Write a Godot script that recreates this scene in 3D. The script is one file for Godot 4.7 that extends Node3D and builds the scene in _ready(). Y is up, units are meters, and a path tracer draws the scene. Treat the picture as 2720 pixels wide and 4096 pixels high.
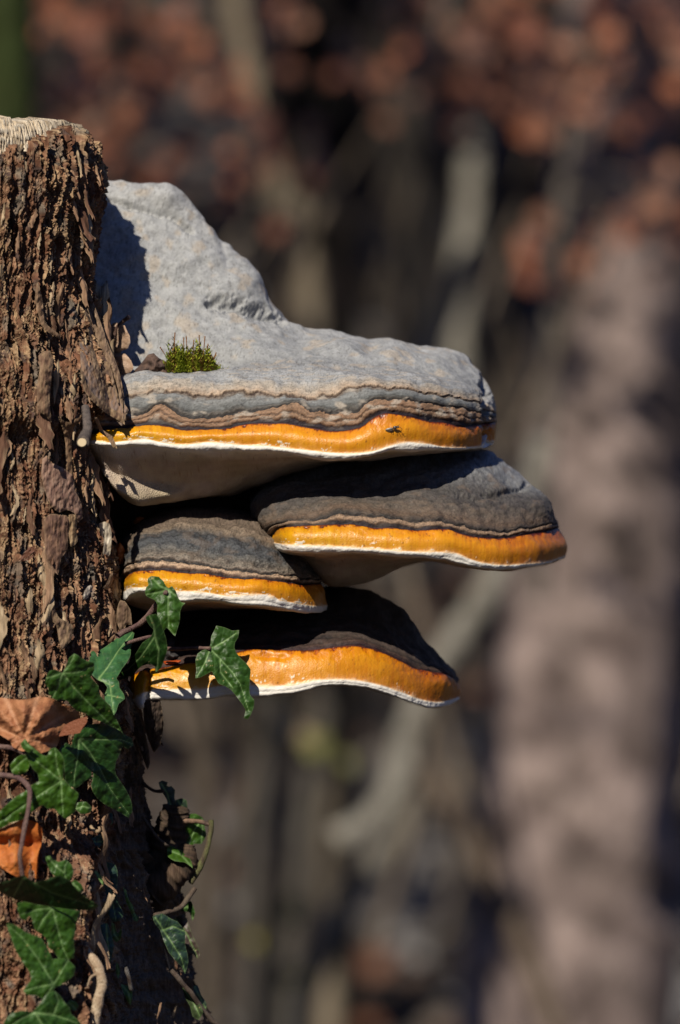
extends Node3D
# Old bracket fungi on a cut, ivy-grown stump in a sunny autumn wood.
const D := 2.56          # metres from the lens to the plane of the stump
const Y0 := 1.0          # height of the lens above the forest floor
var rng := RandomNumberGenerator.new()
var n1 := FastNoiseLite.new()   # smooth fbm, used at many scales
var n2 := FastNoiseLite.new()   # ridged
var n3 := FastNoiseLite.new()   # cellular
var M := {}
var used := {}

# ---------------------------------------------------------------- helpers
func S(px: float, py: float, z: float) -> Vector3:      # a point z millimetres in front of the stump plane
	var k := 0.000125 * (D - z * 0.001) / D
	return Vector3((px - 1360.0) * k, Y0 + (2048.0 - py) * k, z * 0.001)

func at(px: float, py: float, z: float) -> Vector3:     # the same for far things, z in metres
	return S(px, py, z * 1000.0)

func numbered(called: String) -> String:
	var n: int = used.get(called, 0)
	used[called] = n + 1
	return called if n == 0 else "%s_%03d" % [called, n]

func thing(called: String, label: String, category: String, where := Vector3.ZERO, group := "") -> Node3D:
	var o := Node3D.new()
	o.name = numbered(called)
	o.position = where
	add_child(o)
	o.set_meta("label", label)
	o.set_meta("category", category)
	if group != "":
		o.set_meta("group", group)
	return o

func put(called: String, mesh: Mesh, mat: Material, parent: Node3D = null, stuff := false) -> MeshInstance3D:
	var o := MeshInstance3D.new()
	o.mesh = mesh
	o.material_override = mat
	o.name = called if parent else numbered(called)
	if parent:
		parent.add_child(o, true)
		o.position = -parent.position if parent.get_parent() == self else Vector3.ZERO
	else:
		add_child(o)
	if stuff:
		o.set_meta("kind", "stuff")
	return o

func arrays(v: PackedVector3Array, nn: PackedVector3Array, c: PackedColorArray, ix: PackedInt32Array) -> ArrayMesh:
	var a := []
	a.resize(Mesh.ARRAY_MAX)
	a[Mesh.ARRAY_VERTEX] = v
	a[Mesh.ARRAY_NORMAL] = nn
	if c.size() == v.size():
		a[Mesh.ARRAY_COLOR] = c
	a[Mesh.ARRAY_INDEX] = ix
	var m := ArrayMesh.new()
	m.add_surface_from_arrays(Mesh.PRIMITIVE_TRIANGLES, a)
	return m

func soft_normals(v: PackedVector3Array, ix: PackedInt32Array) -> PackedVector3Array:
	var nn := PackedVector3Array()
	nn.resize(v.size())
	for i in range(0, ix.size(), 3):
		var a := ix[i]
		var b := ix[i + 1]
		var c := ix[i + 2]
		var f := (v[c] - v[a]).cross(v[b] - v[a])
		nn[a] += f
		nn[b] += f
		nn[c] += f
	for i in nn.size():
		nn[i] = nn[i].normalized()
	return nn

func sst(a: float, b: float, x: float) -> float:
	return smoothstep(a, b, x)

func pts2(flat: Array) -> PackedVector2Array:
	var p := PackedVector2Array()
	for i in range(0, flat.size(), 2):
		p.append(Vector2(flat[i], flat[i + 1]))
	return p

func along(p: PackedVector2Array, s: float, lens: PackedFloat32Array) -> Vector2:   # Catmull-Rom by chord length, s in 0..1
	var n := p.size()
	var t := s * lens[n - 1]
	var i := 0
	while i < n - 2 and lens[i + 1] < t:
		i += 1
	var h := maxf(lens[i + 1] - lens[i], 0.001)
	var f := clampf((t - lens[i]) / h, 0.0, 1.0)
	var m0 := (p[i + 1] - p[i]) if i == 0 else (p[i + 1] - p[i - 1]) * (h / (lens[i + 1] - lens[i - 1]))
	var m1 := (p[i + 1] - p[i]) if i == n - 2 else (p[i + 2] - p[i]) * (h / (lens[i + 2] - lens[i]))
	var f2 := f * f
	var f3 := f2 * f
	return p[i] * (2.0 * f3 - 3.0 * f2 + 1.0) + m0 * (f3 - 2.0 * f2 + f) + p[i + 1] * (3.0 * f2 - 2.0 * f3) + m1 * (f3 - f2)

func chords(p: PackedVector2Array) -> PackedFloat32Array:
	var l := PackedFloat32Array([0.0])
	for i in range(1, p.size()):
		l.append(l[i - 1] + p[i].distance_to(p[i - 1]))
	return l

func table(t: Array, x: float) -> float:     # [x, y, x, y ...] read with smooth steps
	if x <= t[0]:
		return t[1]
	for i in range(2, t.size(), 2):
		if x < t[i]:
			var f: float = (x - t[i - 2]) / (t[i] - t[i - 2])
			return lerpf(t[i - 1], t[i + 1], f * f * (3.0 - 2.0 * f))
	return t[t.size() - 1]

func rgb(r: float, g: float, b: float) -> Color:
	return Color(r, g, b)

func tube(path: Array, radii: Array, seg: int, sub: int, rough: float, c0: Color, c1: Color, fq := 1.0) -> ArrayMesh:   # path of Vector3, radii in metres
	var cv := Curve3D.new()
	for i in path.size():
		var a: Vector3 = path[maxi(i - 1, 0)]
		var b: Vector3 = path[mini(i + 1, path.size() - 1)]
		var tg := (b - a) / 6.0
		cv.add_point(path[i], -tg, tg)
	var rows := (path.size() - 1) * sub
	var v := PackedVector3Array()
	var c := PackedColorArray()
	var ix := PackedInt32Array()
	var up := Vector3(0.31, 0.17, 0.93)
	for r in rows + 1:
		var q := float(r) / sub
		var i := mini(int(q), path.size() - 2)
		var p := cv.sample(i, q - i)
		var d := (cv.sample(i, q - i + 0.02) - cv.sample(i, q - i - 0.02))
		if d.length() < 1e-7:
			d = path[i + 1] - path[i]
		d = d.normalized()
		var e := d.cross(up).normalized()
		var g := d.cross(e).normalized()
		var rad := lerpf(radii[i], radii[i + 1], q - i)
		for s in seg + 1:
			var an := TAU * s / seg
			var w := e * cos(an) + g * sin(an)
			var pp := p + w * rad
			var k := n1.get_noise_3d(pp.x * 9.0 * fq / maxf(rad, 0.002), pp.y * 3.0 * fq / maxf(rad, 0.002), pp.z * 9.0 * fq / maxf(rad, 0.002))
			v.append(pp + w * rad * rough * k)
			c.append(c0.lerp(c1, clampf(0.5 + k * 1.3, 0.0, 1.0)))
	for r in rows:
		for s in seg:
			var a := r * (seg + 1) + s
			var b := a + seg + 1
			ix.append_array(PackedInt32Array([a, b, a + 1, a + 1, b, b + 1]))
	var b0 := v.size()
	v.append(path[path.size() - 1])
	c.append(c1)
	for s in seg:
		ix.append_array(PackedInt32Array([rows * (seg + 1) + s, b0, rows * (seg + 1) + s + 1]))
	var nn := soft_normals(v, ix)
	for r in rows + 1:
		var a := r * (seg + 1)
		var m := (nn[a] + nn[a + seg]).normalized()
		nn[a] = m
		nn[a + seg] = m
	# turn faces outward if needed
	var mid := (rows / 2) * (seg + 1)
	var cen := Vector3.ZERO
	for s in seg:
		cen += v[mid + s] / seg
	if nn[mid].dot(v[mid] - cen) < 0.0:
		for i in range(0, ix.size(), 3):
			var w := ix[i + 1]
			ix[i + 1] = ix[i + 2]
			ix[i + 2] = w
		for i in nn.size():
			nn[i] = -nn[i]
	return arrays(v, nn, c, ix)

# a curved sheet with a drawn outline: leaves, plates of bark
func sheet(outline: Array, step: float, zf: Callable, cf: Callable, smooth := true) -> ArrayMesh:
	var raw := pts2(outline)
	var o := PackedVector2Array()
	if smooth:
		var n := raw.size()
		for i in n:
			var a := raw[(i + n - 1) % n]
			var b := raw[i]
			var c := raw[(i + 1) % n]
			var d := raw[(i + 2) % n]
			var m := maxi(1, int(b.distance_to(c) / 14.0))
			for k in m:
				o.append(b.lerp(c, float(k) / m).lerp(b.cubic_interpolate(c, a, d, float(k) / m), 0.45))
	else:
		o = raw
	var box := Rect2(o[0], Vector2.ZERO)
	for p in o:
		box = box.expand(p)
	box = box.grow(step)
	var nx := int(box.size.x / step) + 2
	var ny := int(box.size.y / step) + 2
	var id := PackedInt32Array()
	id.resize(nx * ny)
	id.fill(-1)
	var v := PackedVector3Array()
	var c := PackedColorArray()
	var on := o.size()
	for j in ny:
		for i in nx:
			var p := box.position + Vector2(i, j) * step
			var best := 1e9
			var bp := p
			for k in on:
				var q := Geometry2D.get_closest_point_to_segment(p, o[k], o[(k + 1) % on])
				var dd := q.distance_squared_to(p)
				if dd < best:
					best = dd
					bp = q
			best = sqrt(best)
			var inside := Geometry2D.is_point_in_polygon(p, o)
			if not inside and best > step * 0.72:
				continue
			if best < step * 0.6 or not inside:
				p = bp
				best = 0.0
			id[j * nx + i] = v.size()
			v.append(S(p.x, p.y, zf.call(p, best)))
			c.append(cf.call(p, best))
	var ix := PackedInt32Array()
	for j in ny - 1:
		for i in nx - 1:
			var a := id[j * nx + i]
			var b := id[j * nx + i + 1]
			var d := id[(j + 1) * nx + i]
			var e := id[(j + 1) * nx + i + 1]
			if a >= 0 and b >= 0 and d >= 0:
				ix.append_array(PackedInt32Array([a, b, d]))
			if b >= 0 and e >= 0 and d >= 0:
				ix.append_array(PackedInt32Array([b, e, d]))
			elif a >= 0 and b >= 0 and e >= 0 and d < 0:
				ix.append_array(PackedInt32Array([a, b, e]))
			if a >= 0 and e >= 0 and d >= 0 and b < 0:
				ix.append_array(PackedInt32Array([a, e, d]))
	return arrays(v, soft_normals(v, ix), c, ix)

# ---------------------------------------------------------------- materials
func noise_tex(freq: float, kind: int, octaves: int, lo: Color, hi: Color, size := 512) -> NoiseTexture2D:
	var f := FastNoiseLite.new()
	f.noise_type = kind
	f.frequency = freq
	f.seed = 11
	f.fractal_octaves = octaves
	if kind == FastNoiseLite.TYPE_CELLULAR:
		f.fractal_type = FastNoiseLite.FRACTAL_NONE
		f.cellular_return_type = FastNoiseLite.RETURN_DISTANCE
	var t := NoiseTexture2D.new()
	t.width = size
	t.height = size
	t.seamless = true
	t.noise = f
	var g := Gradient.new()
	g.set_color(0, lo)
	g.set_color(1, hi)
	t.color_ramp = g
	return t

func mat(called: String, rough: float, spec: float, tri: Vector3, col: Texture2D, bump: Texture2D, bump_mm: float) -> StandardMaterial3D:
	var m := StandardMaterial3D.new()
	m.resource_name = called
	m.vertex_color_use_as_albedo = true
	m.roughness = rough
	m.metallic_specular = spec
	m.cull_mode = BaseMaterial3D.CULL_DISABLED
	if col or bump:
		m.uv1_triplanar = true
		m.uv1_world_triplanar = true
		m.uv1_scale = tri
		m.uv1_triplanar_sharpness = 4.0
	if col:
		m.albedo_texture = col
	if bump:
		m.heightmap_enabled = true
		m.heightmap_texture = bump
		m.heightmap_scale = bump_mm * 0.1
	M[called] = m
	return m

func materials() -> void:
	var speck := noise_tex(0.03, FastNoiseLite.TYPE_SIMPLEX, 4, Color(0.86, 0.855, 0.85), Color(1, 1, 1))
	var fine := noise_tex(0.02, FastNoiseLite.TYPE_SIMPLEX, 5, Color.BLACK, Color.WHITE)
	var fibre := noise_tex(0.015, FastNoiseLite.TYPE_SIMPLEX, 5, Color(0.74, 0.72, 0.70), Color(1, 1, 1))
	var pores := noise_tex(0.05, FastNoiseLite.TYPE_CELLULAR, 1, Color.BLACK, Color.WHITE)
	mat("crust", 0.70, 0.40, Vector3(28, 40, 28), speck, fine, 0.14)
	mat("lacquer", 0.37, 0.42, Vector3(110, 90, 110), null, fine, 0.09)
	M.lacquer.clearcoat_enabled = true
	M.lacquer.clearcoat = 0.10
	M.lacquer.clearcoat_roughness = 0.22
	mat("flesh", 0.75, 0.3, Vector3(60, 60, 60), null, fine, 0.08)
	mat("pores", 0.9, 0.2, Vector3(55, 55, 55), null, pores, 0.4)
	mat("bark", 0.88, 0.25, Vector3(60, 9, 60), fibre, fine, 0.35)
	mat("wood", 0.8, 0.3, Vector3(90, 9, 90), fibre, fine, 0.5)
	mat("leaf", 0.47, 0.38, Vector3(60, 60, 60), null, fine, 0.05)
	M.leaf.backlight_enabled = true
	M.leaf.backlight = Color(0.25, 0.25, 0.25)
	mat("dry_leaf", 0.62, 0.35, Vector3(50, 50, 50), speck, fine, 0.2)
	M.dry_leaf.backlight_enabled = true
	M.dry_leaf.backlight = Color(0.3, 0.3, 0.3)
	mat("moss", 0.7, 0.3, Vector3.ONE, null, null, 0)
	M.moss.backlight_enabled = true
	M.moss.backlight = Color(0.4, 0.4, 0.4)
	mat("stem", 0.75, 0.3, Vector3(200, 60, 200), fibre, fine, 0.3)
	mat("soil", 0.95, 0.15, Vector3(1.3, 1.3, 1.3), speck, fine, 8.0)
	mat("far_bark", 0.92, 0.2, Vector3(6, 3, 6), fibre, fine, 4.0)
	mat("far_leaf", 0.7, 0.3, Vector3.ONE, null, null, 0)
	M.far_leaf.backlight_enabled = true
	M.far_leaf.backlight = Color(0.4, 0.4, 0.4)
	mat("insect", 0.35, 0.5, Vector3.ONE, null, null, 0)

# ---------------------------------------------------------------- bracket fungi
# lines: [z in front of the stump plane, [x, y, ...]] from the crest over the rim to the pores; stops: [line, r, g, b, relief in mm]
func bracket(o: Node3D, sp: Dictionary) -> void:
	var lines: Array = sp.lines
	var nl := lines.size()
	var nu: int = sp.nu
	var zc: float = sp.zc
	var w := nu + 1
	# every line sampled
	var L := []
	for i in nl:
		var p := pts2(lines[i][1])
		var ch := chords(p)
		var row := PackedVector3Array()
		row.resize(w)
		var xr := p[p.size() - 1].x
		var xl := p[0].x
		for u in w:
			var q := along(p, 1.0 - pow(1.0 - float(u) / nu, 1.3), ch)
			var t := clampf((q.x - sp.x0) / (xr - sp.x0), 0.0, 1.0)
			var r := sqrt(maxf(0.0, 1.0 - pow(t, 2.2)))
			if u == nu:
				r = 0.0
			var tl := clampf((sp.xl0 - q.x) / maxf(1.0, sp.xl0 - xl), 0.0, 1.0)
			r *= lerpf(sp.lmin, 1.0, sqrt(1.0 - tl * tl))
			var zl: float = table(lines[i][2], q.x) if lines[i].size() > 2 else lines[i][0]
			row[u] = Vector3(q.x, q.y, zc + (zl - zc) * r)
		L.append(row)
	# rows: front lines finely, back lines coarsely
	var fl := PackedFloat32Array()        # line index of each row
	var back := PackedByteArray()
	for i in nl - 1:
		var k: int = sp.sub[i]
		for j in k:
			fl.append(i + float(j) / k)
			back.append(0)
	for i in range(nl - 1, 0, -1):
		for j in 3:
			fl.append(i - float(j) / 3)
			back.append(1)
	var nv := fl.size()
	var P := PackedVector3Array()
	P.resize(nv * w)
	var C := PackedColorArray()
	C.resize(nv * w)
	for v in nv:
		var i := mini(int(fl[v]), nl - 2)
		var f := fl[v] - i
		var r0: PackedVector3Array = L[maxi(i - 1, 0)]
		var r1: PackedVector3Array = L[i]
		var r2: PackedVector3Array = L[i + 1]
		var r3: PackedVector3Array = L[mini(i + 2, nl - 1)]
		var mz := 2.0 * zc
		for u in w:
			var a := r1[u]
			var b := r2[u]
			var pre := r0[u] if i > 0 else Vector3(r2[u].x, r2[u].y, mz - r2[u].z)
			var post := r3[u] if i < nl - 2 else Vector3(r1[u].x, r1[u].y, mz - r1[u].z)
			# non-uniform Catmull-Rom so that close lines do not overshoot
			var h := a.distance_to(b) + 0.01
			var ha := a.distance_to(pre) + 0.01
			var hb := b.distance_to(post) + 0.01
			var m0 := (b - pre) * (h / (h + ha))
			var m1 := (post - a) * (h / (h + hb))
			var f2 := f * f
			var f3 := f2 * f
			var q := a * (2.0 * f3 - 3.0 * f2 + 1.0) + m0 * (f3 - 2.0 * f2 + f) + b * (3.0 * f2 - 2.0 * f3) + m1 * (f3 - f2)
			if back[v]:
				q.z = mz - q.z
			P[v * w + u] = q
	var W := PackedVector3Array()
	W.resize(nv * w)
	for i in nv * w:
		W[i] = S(P[i].x, P[i].y, P[i].z)
	var N := grid_normals(W, nv, w)
	# relief and colour
	var st: Array = sp.stops
	var gr: Array = sp.get("grooves", [])
	var bumps: Array = sp.get("bumps", [])
	var iK: float = sp.K
	var iO: float = sp.O
	var iW: float = sp.W
	var seed_: float = sp.seed
	for v in nv:
		var f0 := fl[v]
		for u in w:
			var id := v * w + u
			var p := P[id]
			var x := p.x + seed_ * 977.0
			var y := p.y
			var z := p.z * 8.0
			var big := n1.get_noise_3d(x * 0.08, y * 0.10, z * 0.08)
			var mid := n1.get_noise_3d(x * 0.35 + 70.0, y * 0.5, z * 0.35)
			var sm := n1.get_noise_3d(x * 1.6, y * 2.2 + 300.0, z * 1.6)
			var lon := n1.get_noise_3d(x * 0.25, y * 1.6 + f0 * 40.0, z * 0.25)   # drawn out along the rim
			var f := f0
			var disp := 0.0
			if f0 < iK:
				var near := minf(1.0, (iK - f0) * 3.0)
				f = f0 + (n1.get_noise_2d(x * 0.3, seed_ * 50.0) * 0.16 + mid * 0.10 + sm * 0.05) * near * minf(1.0, f0)
				disp = big * 2.6 + mid * (0.12 + 0.9 * sp.speck) + sm * (0.15 * sp.speck)
			elif f0 < iO:
				var e := minf(iO - f0, f0 - iK)
				f = f0 + (mid * 0.34 + sm * 0.2 + big * 0.15) * minf(1.0, e * 4.0)
				disp = big * 0.8 + mid * 0.26 + n1.get_noise_3d(x * 0.9, y * 0.4, z) * 0.06
			elif f0 < iW:
				disp = big * 0.8 + mid * 0.45 + sm * 0.08
			else:
				disp = big * 1.2 + mid * 0.2
			var k := 1
			while k < st.size() - 1 and st[k][0] < f:
				k += 1
			var s0: Array = st[k - 1]
			var s1: Array = st[k]
			var t := clampf((f - s0[0]) / maxf(0.0001, s1[0] - s0[0]), 0.0, 1.0)
			var c := Color(lerpf(s0[1], s1[1], t), lerpf(s0[2], s1[2], t), lerpf(s0[3], s1[3], t))
			disp += lerpf(s0[4], s1[4], t)
			if f0 < iK:
				var up := 1.0 - sst(3.4, 4.4, f0) if sp.band0 > 3.0 else 0.0
				var grain := lerpf(n1.get_noise_3d(x * 3.2, y * 7.0 + 700.0, z * 3.2), 0.45 * n1.get_noise_3d(x * 2.4, y * 2.4, z * 2.4), up)
				var band: float = n1.get_noise_2d(f * 70.0 + mid * 3.0, seed_ * 13.0) * 0.55 * sst(sp.band0, sp.band0 + 1.2, f0)
				var g: float = 1.0 + (sm * 0.5 * (1.0 - 0.6 * up) + grain) * sp.speck + mid * 0.25 + lon * 0.3 * sst(3.0, 4.5, f0) + band
				c = Color(c.r * g, c.g * g, c.b * g)
				var warm := sst(0.12, 0.42, n1.get_noise_3d(x * 0.18 + 500.0, y * lerpf(0.4, 0.2, up), z * 0.18))
				var tan_: Color = sp.tan
				c = c.lerp(tan_, warm * sp.warm * (1.0 - sst(iK - 0.5, iK, f0)))
				var pit := sst(0.34, 0.5, n1.get_noise_3d(x * 2.6, y * 3.4 + 900.0, z * 2.0))
				var blot := n1.get_noise_3d(x * 0.5 + 30.0, y * 0.5, z * 0.5) + 0.5 * n1.get_noise_3d(x * 1.2, y * 1.2 + 10.0, z * 1.2)
				c = c.lerp(c * 0.8, sst(0.1, 0.5, blot))
				c = c.lerp(Color(0.05, 0.045, 0.04), pit * 0.6)
				disp -= pit * 0.1
				# fine cracks along the zones
				var crk := absf(n1.get_noise_3d(x * 0.7, y * 3.0 + 40.0, z * 0.7))
				if f0 > 3.0 and crk < 0.012:
					c = c * 0.6
					disp -= 0.1
			elif f0 < iO:
				var red := sst(0.05, 0.5, n1.get_noise_2d(x * 0.35, 77.0 + y * 0.05)) * 0.25
				c = c.lerp(Color(c.r * 0.72, c.g * 0.5, c.b * 0.5), red + 0.7 * sst(sp.redx, sp.redx + 350.0, p.x))
				c.g *= 1.0 + 0.22 * (1.0 - sst(sp.xl0, sp.xl0 + 600.0, p.x))
				var streak: float = 1.0 + 0.22 * n1.get_noise_2d(x * 2.0, y * 0.12 + 15.0) + 0.16 * big
				c = Color(c.r * (0.5 + 0.5 * streak), c.g * streak, c.b * streak)
				disp += 0.08 * (streak - 1.0)
				var cr := absf(n1.get_noise_2d(x * 0.8, 50.0 + y * 0.07))
				if cr < 0.02:
					c = c * 0.85
					disp -= 0.04
				var rag := 0.10 + 0.34 * n1.get_noise_2d(x * 0.55, 140.0) + 0.22 * n1.get_noise_2d(x * 2.0 + y * 0.3, 160.0)
				if f0 - iK < rag:
					c = c.lerp(Color(0.07, 0.016, 0.01), 0.9 * sst(rag, rag * 0.35, f0 - iK))
				var spot := sst(0.52, 0.6, n1.get_noise_3d(x * 1.1, y * 1.1 + 60.0, z))
				c = c.lerp(Color(0.10, 0.03, 0.01), spot * 0.7)
				# flecks where the white rim has grown over the lacquer
				var d := (iO - f0)
				var fleck := n1.get_noise_3d(x * 0.42, y * 1.5 + 200.0, z * 0.4) * 0.8 + 0.35 * n1.get_noise_2d(x * 2.2, y * 2.2) + 0.65 * n1.get_noise_2d(x * 0.12, 31.0)
				if d < 0.62 and fleck > 0.24 + d * 0.42 + 0.5 * sst(sp.redx - 350.0, sp.redx, p.x):
					c = Color(0.68, 0.60, 0.48)
					disp += 0.15
			elif f0 < iW:
				var g := 1.0 + sm * 0.06 + mid * 0.08
				c = Color(c.r * g, c.g * g, c.b * g)
				if f0 - iO < 0.18 + mid * 0.5:
					c = c.lerp(Color(0.74, 0.45, 0.18), 0.45)
			else:
				var g := 1.0 + sm * 0.08 + mid * 0.18 + big * 0.2
				c = Color(c.r * g, c.g * g * (1.0 + mid * 0.04), c.b * g * (1.0 + big * 0.15))
				if n1.get_noise_3d(x * 1.8, y * 1.8 + 60.0, z) > 0.56:
					c = c.lerp(Color(0.25, 0.15, 0.08), 0.6)
			if not back[v] and f0 < iW:
				for b in bumps:
					var dx: float = (p.x - b[0]) / b[2]
					var dy: float = (p.y - b[1]) / b[3]
					var q := dx * dx + dy * dy
					if q < 6.0:
						disp += b[4] * exp(-q)
				for g in gr:
					var gw: float = g[0]
					if p.x < g[2] - gw * 2.0 or p.x > g[g.size() - 2] + gw * 2.0:
						continue
					var best := 1e9
					for s in range(2, g.size() - 2, 2):
						var cp := Geometry2D.get_closest_point_to_segment(Vector2(p.x, p.y), Vector2(g[s], g[s + 1]), Vector2(g[s + 2], g[s + 3]))
						best = minf(best, cp.distance_to(Vector2(p.x, p.y)))
					best += mid * gw * 0.8
					disp -= g[1] * exp(-best * best / (gw * gw))
			var fade := 1.0 if u < nu - 4 else (nu - u) / 5.0
			W[id] += N[id] * disp * fade * 0.001
			C[id] = c
	N = grid_normals(W, nv, w)
	# parts
	for part in sp.parts:
		var v := PackedVector3Array()
		var nn := PackedVector3Array()
		var cc := PackedColorArray()
		var ix := PackedInt32Array()
		for r in nv:
			var a0 := fl[r]
			var a1 := fl[(r + 1) % nv]
			var lo := minf(a0, a1)
			var hi := maxf(a0, a1)
			if lo < part[1] - 0.001 or hi > part[2] + 0.001:
				continue
			var b := v.size()
			for u in w:
				v.append(W[r * w + u])
				nn.append(N[r * w + u])
				cc.append(C[r * w + u])
			var r2 := (r + 1) % nv
			for u in w:
				v.append(W[r2 * w + u])
				nn.append(N[r2 * w + u])
				cc.append(C[r2 * w + u])
			for u in nu:
				ix.append_array(PackedInt32Array([b + u, b + u + 1, b + u + w, b + u + 1, b + u + w + 1, b + u + w]))
		put(part[0], arrays(v, nn, cc, ix), M[part[3]], o)

func grid_normals(W: PackedVector3Array, nv: int, w: int) -> PackedVector3Array:   # closed in v, open in u
	var N := PackedVector3Array()
	N.resize(nv * w)
	for v in nv:
		var up := ((v + nv - 1) % nv) * w
		var dn := ((v + 1) % nv) * w
		for u in w:
			var du := W[v * w + mini(u + 1, w - 1)] - W[v * w + maxi(u - 1, 0)]
			var dv := W[dn + u] - W[up + u]
			var n := dv.cross(du)
			var l := n.length()
			N[v * w + u] = n / l if l > 1e-14 else Vector3(1, 0, 0)
	return N

func line_mid(a: Array, b: Array, n := 12, f := 0.5) -> Array:
	var pa := pts2(a)
	var pb := pts2(b)
	var ca := chords(pa)
	var cb := chords(pb)
	var r := []
	for i in n + 1:
		var q := along(pa, float(i) / n, ca).lerp(along(pb, float(i) / n, cb), f)
		r.append(q.x)
		r.append(q.y)
	return r
# ---------------------------------------------------------------- the stump
const EDGE := [440, 345, 560, 388, 700, 412, 800, 402, 900, 380, 1000, 372, 1200, 366, 1350, 392, 1500, 440, 1650, 455, 1760, 405, 1900, 415, 2100, 425, 2300, 462, 2500, 470, 2700, 490, 2900, 540, 3100, 560, 3300, 592, 3500, 690, 3700, 735, 3900, 765, 4096, 825, 4600, 1000, 10100, 1900]
const BARKTOP := [-700, 600, -60, 640, 0, 640, 60, 592, 100, 580, 125, 622, 150, 572, 200, 545, 250, 524, 300, 514, 345, 524, 385, 548, 430, 600]

func trunk_axis(py: float) -> float:
	return -250.0 + 30.0 * sst(2600.0, 4200.0, py)

func trunk_r(py: float) -> float:
	return table(EDGE, py) - trunk_axis(py)

func ridge_x(py: float) -> float:       # where the lit front breaks off towards the shaded flank
	return table([2700, 580, 2900, 500, 3300, 405, 3700, 360, 4100, 360, 6000, 360], py) + 30.0 * n1.get_noise_2d(py * 0.12, 3.0)

func trunk_shape(th: float, py: float, dr: float) -> Vector3:    # picture x, y and depth of the bark at an angle; dr in mm
	var r := trunk_r(py) + dr * 8.0
	var low := sst(2750.0, 3150.0, py)
	var k := 1.0 + 0.35 * low
	var p := Vector3(trunk_axis(py) + r * sin(th), py, -35.0 * low + r * 0.125 * k * cos(th))
	if low > 0.0 and p.z > -90.0:
		var xr := ridge_x(py)
		if p.x > xr - 30.0:
			var s := (xr - trunk_axis(py)) / r
			var zr := -35.0 * low + r * 0.125 * k * sqrt(maxf(0.02, 1.0 - s * s))
			var d := (p.x - xr) * 0.125
			var zz := zr - 14.0 * sst(-3.5, 5.0, d) - 2.75 * maxf(0.0, d) + dr * 0.8
			p.z = lerpf(p.z, minf(p.z, zz), low)
	return p

func tz(px: float, py: float) -> float:
	var s := clampf((px - trunk_axis(py)) / trunk_r(py), -0.98, 0.98)
	return trunk_shape(asin(s), py, 0.0).z

func bark_relief(th: float, py: float, px: float) -> Vector3:    # (height in mm, fibre 0..1, place within the layer)
	var a := th * 88.0
	var b := py * 0.125
	a += 4.0 * n1.get_noise_2d(a * 1.3, b * 0.6) + 1.2 * n1.get_noise_2d(a * 5.0 + 40.0, b * 2.0)
	var h := 3.6 * n2.get_noise_2d(a / 15.0, b / 120.0) + 2.2 * n2.get_noise_2d(a / 5.0 + 9.0, b / 70.0)
	h += 1.9 * n1.get_noise_2d(a * 2.2 + 300.0, b * 0.8) + 1.3 * n1.get_noise_2d(a * 7.0, b * 2.0 + 99.0)
	var q := h / 1.0
	var l := floorf(q)
	var f := q - l
	h = (l + sst(0.6, 0.9, f)) * 1.0
	# thin upright ribbons of bast, and scaly patches between them
	var mask := sst(-0.15, 0.25, n1.get_noise_2d(a * 0.8 + 600.0, b * 0.3))
	var wv := 1.3 * n1.get_noise_2d(a * 2.0 + 77.0, b * 2.4)
	var lam := maxf(0.0, 1.0 - absf(n1.get_noise_2d((a + wv) * 9.0 + 11.0, b * 0.22)) * 3.6)
	lam *= lam * (0.25 + 0.75 * mask)
	var chip := maxf(0.0, n1.get_noise_2d(a * 12.0 + 5.0, b * 6.0)) * (1.0 - mask)
	h += 2.0 * lam + 2.0 * chip + 0.5 * n1.get_noise_2d(a * 40.0, b * 2.2) + 0.16 * n1.get_noise_2d(a * 40.0, b * 20.0)
	return Vector3(h, lam, f if f < 0.93 else 0.0)

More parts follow.
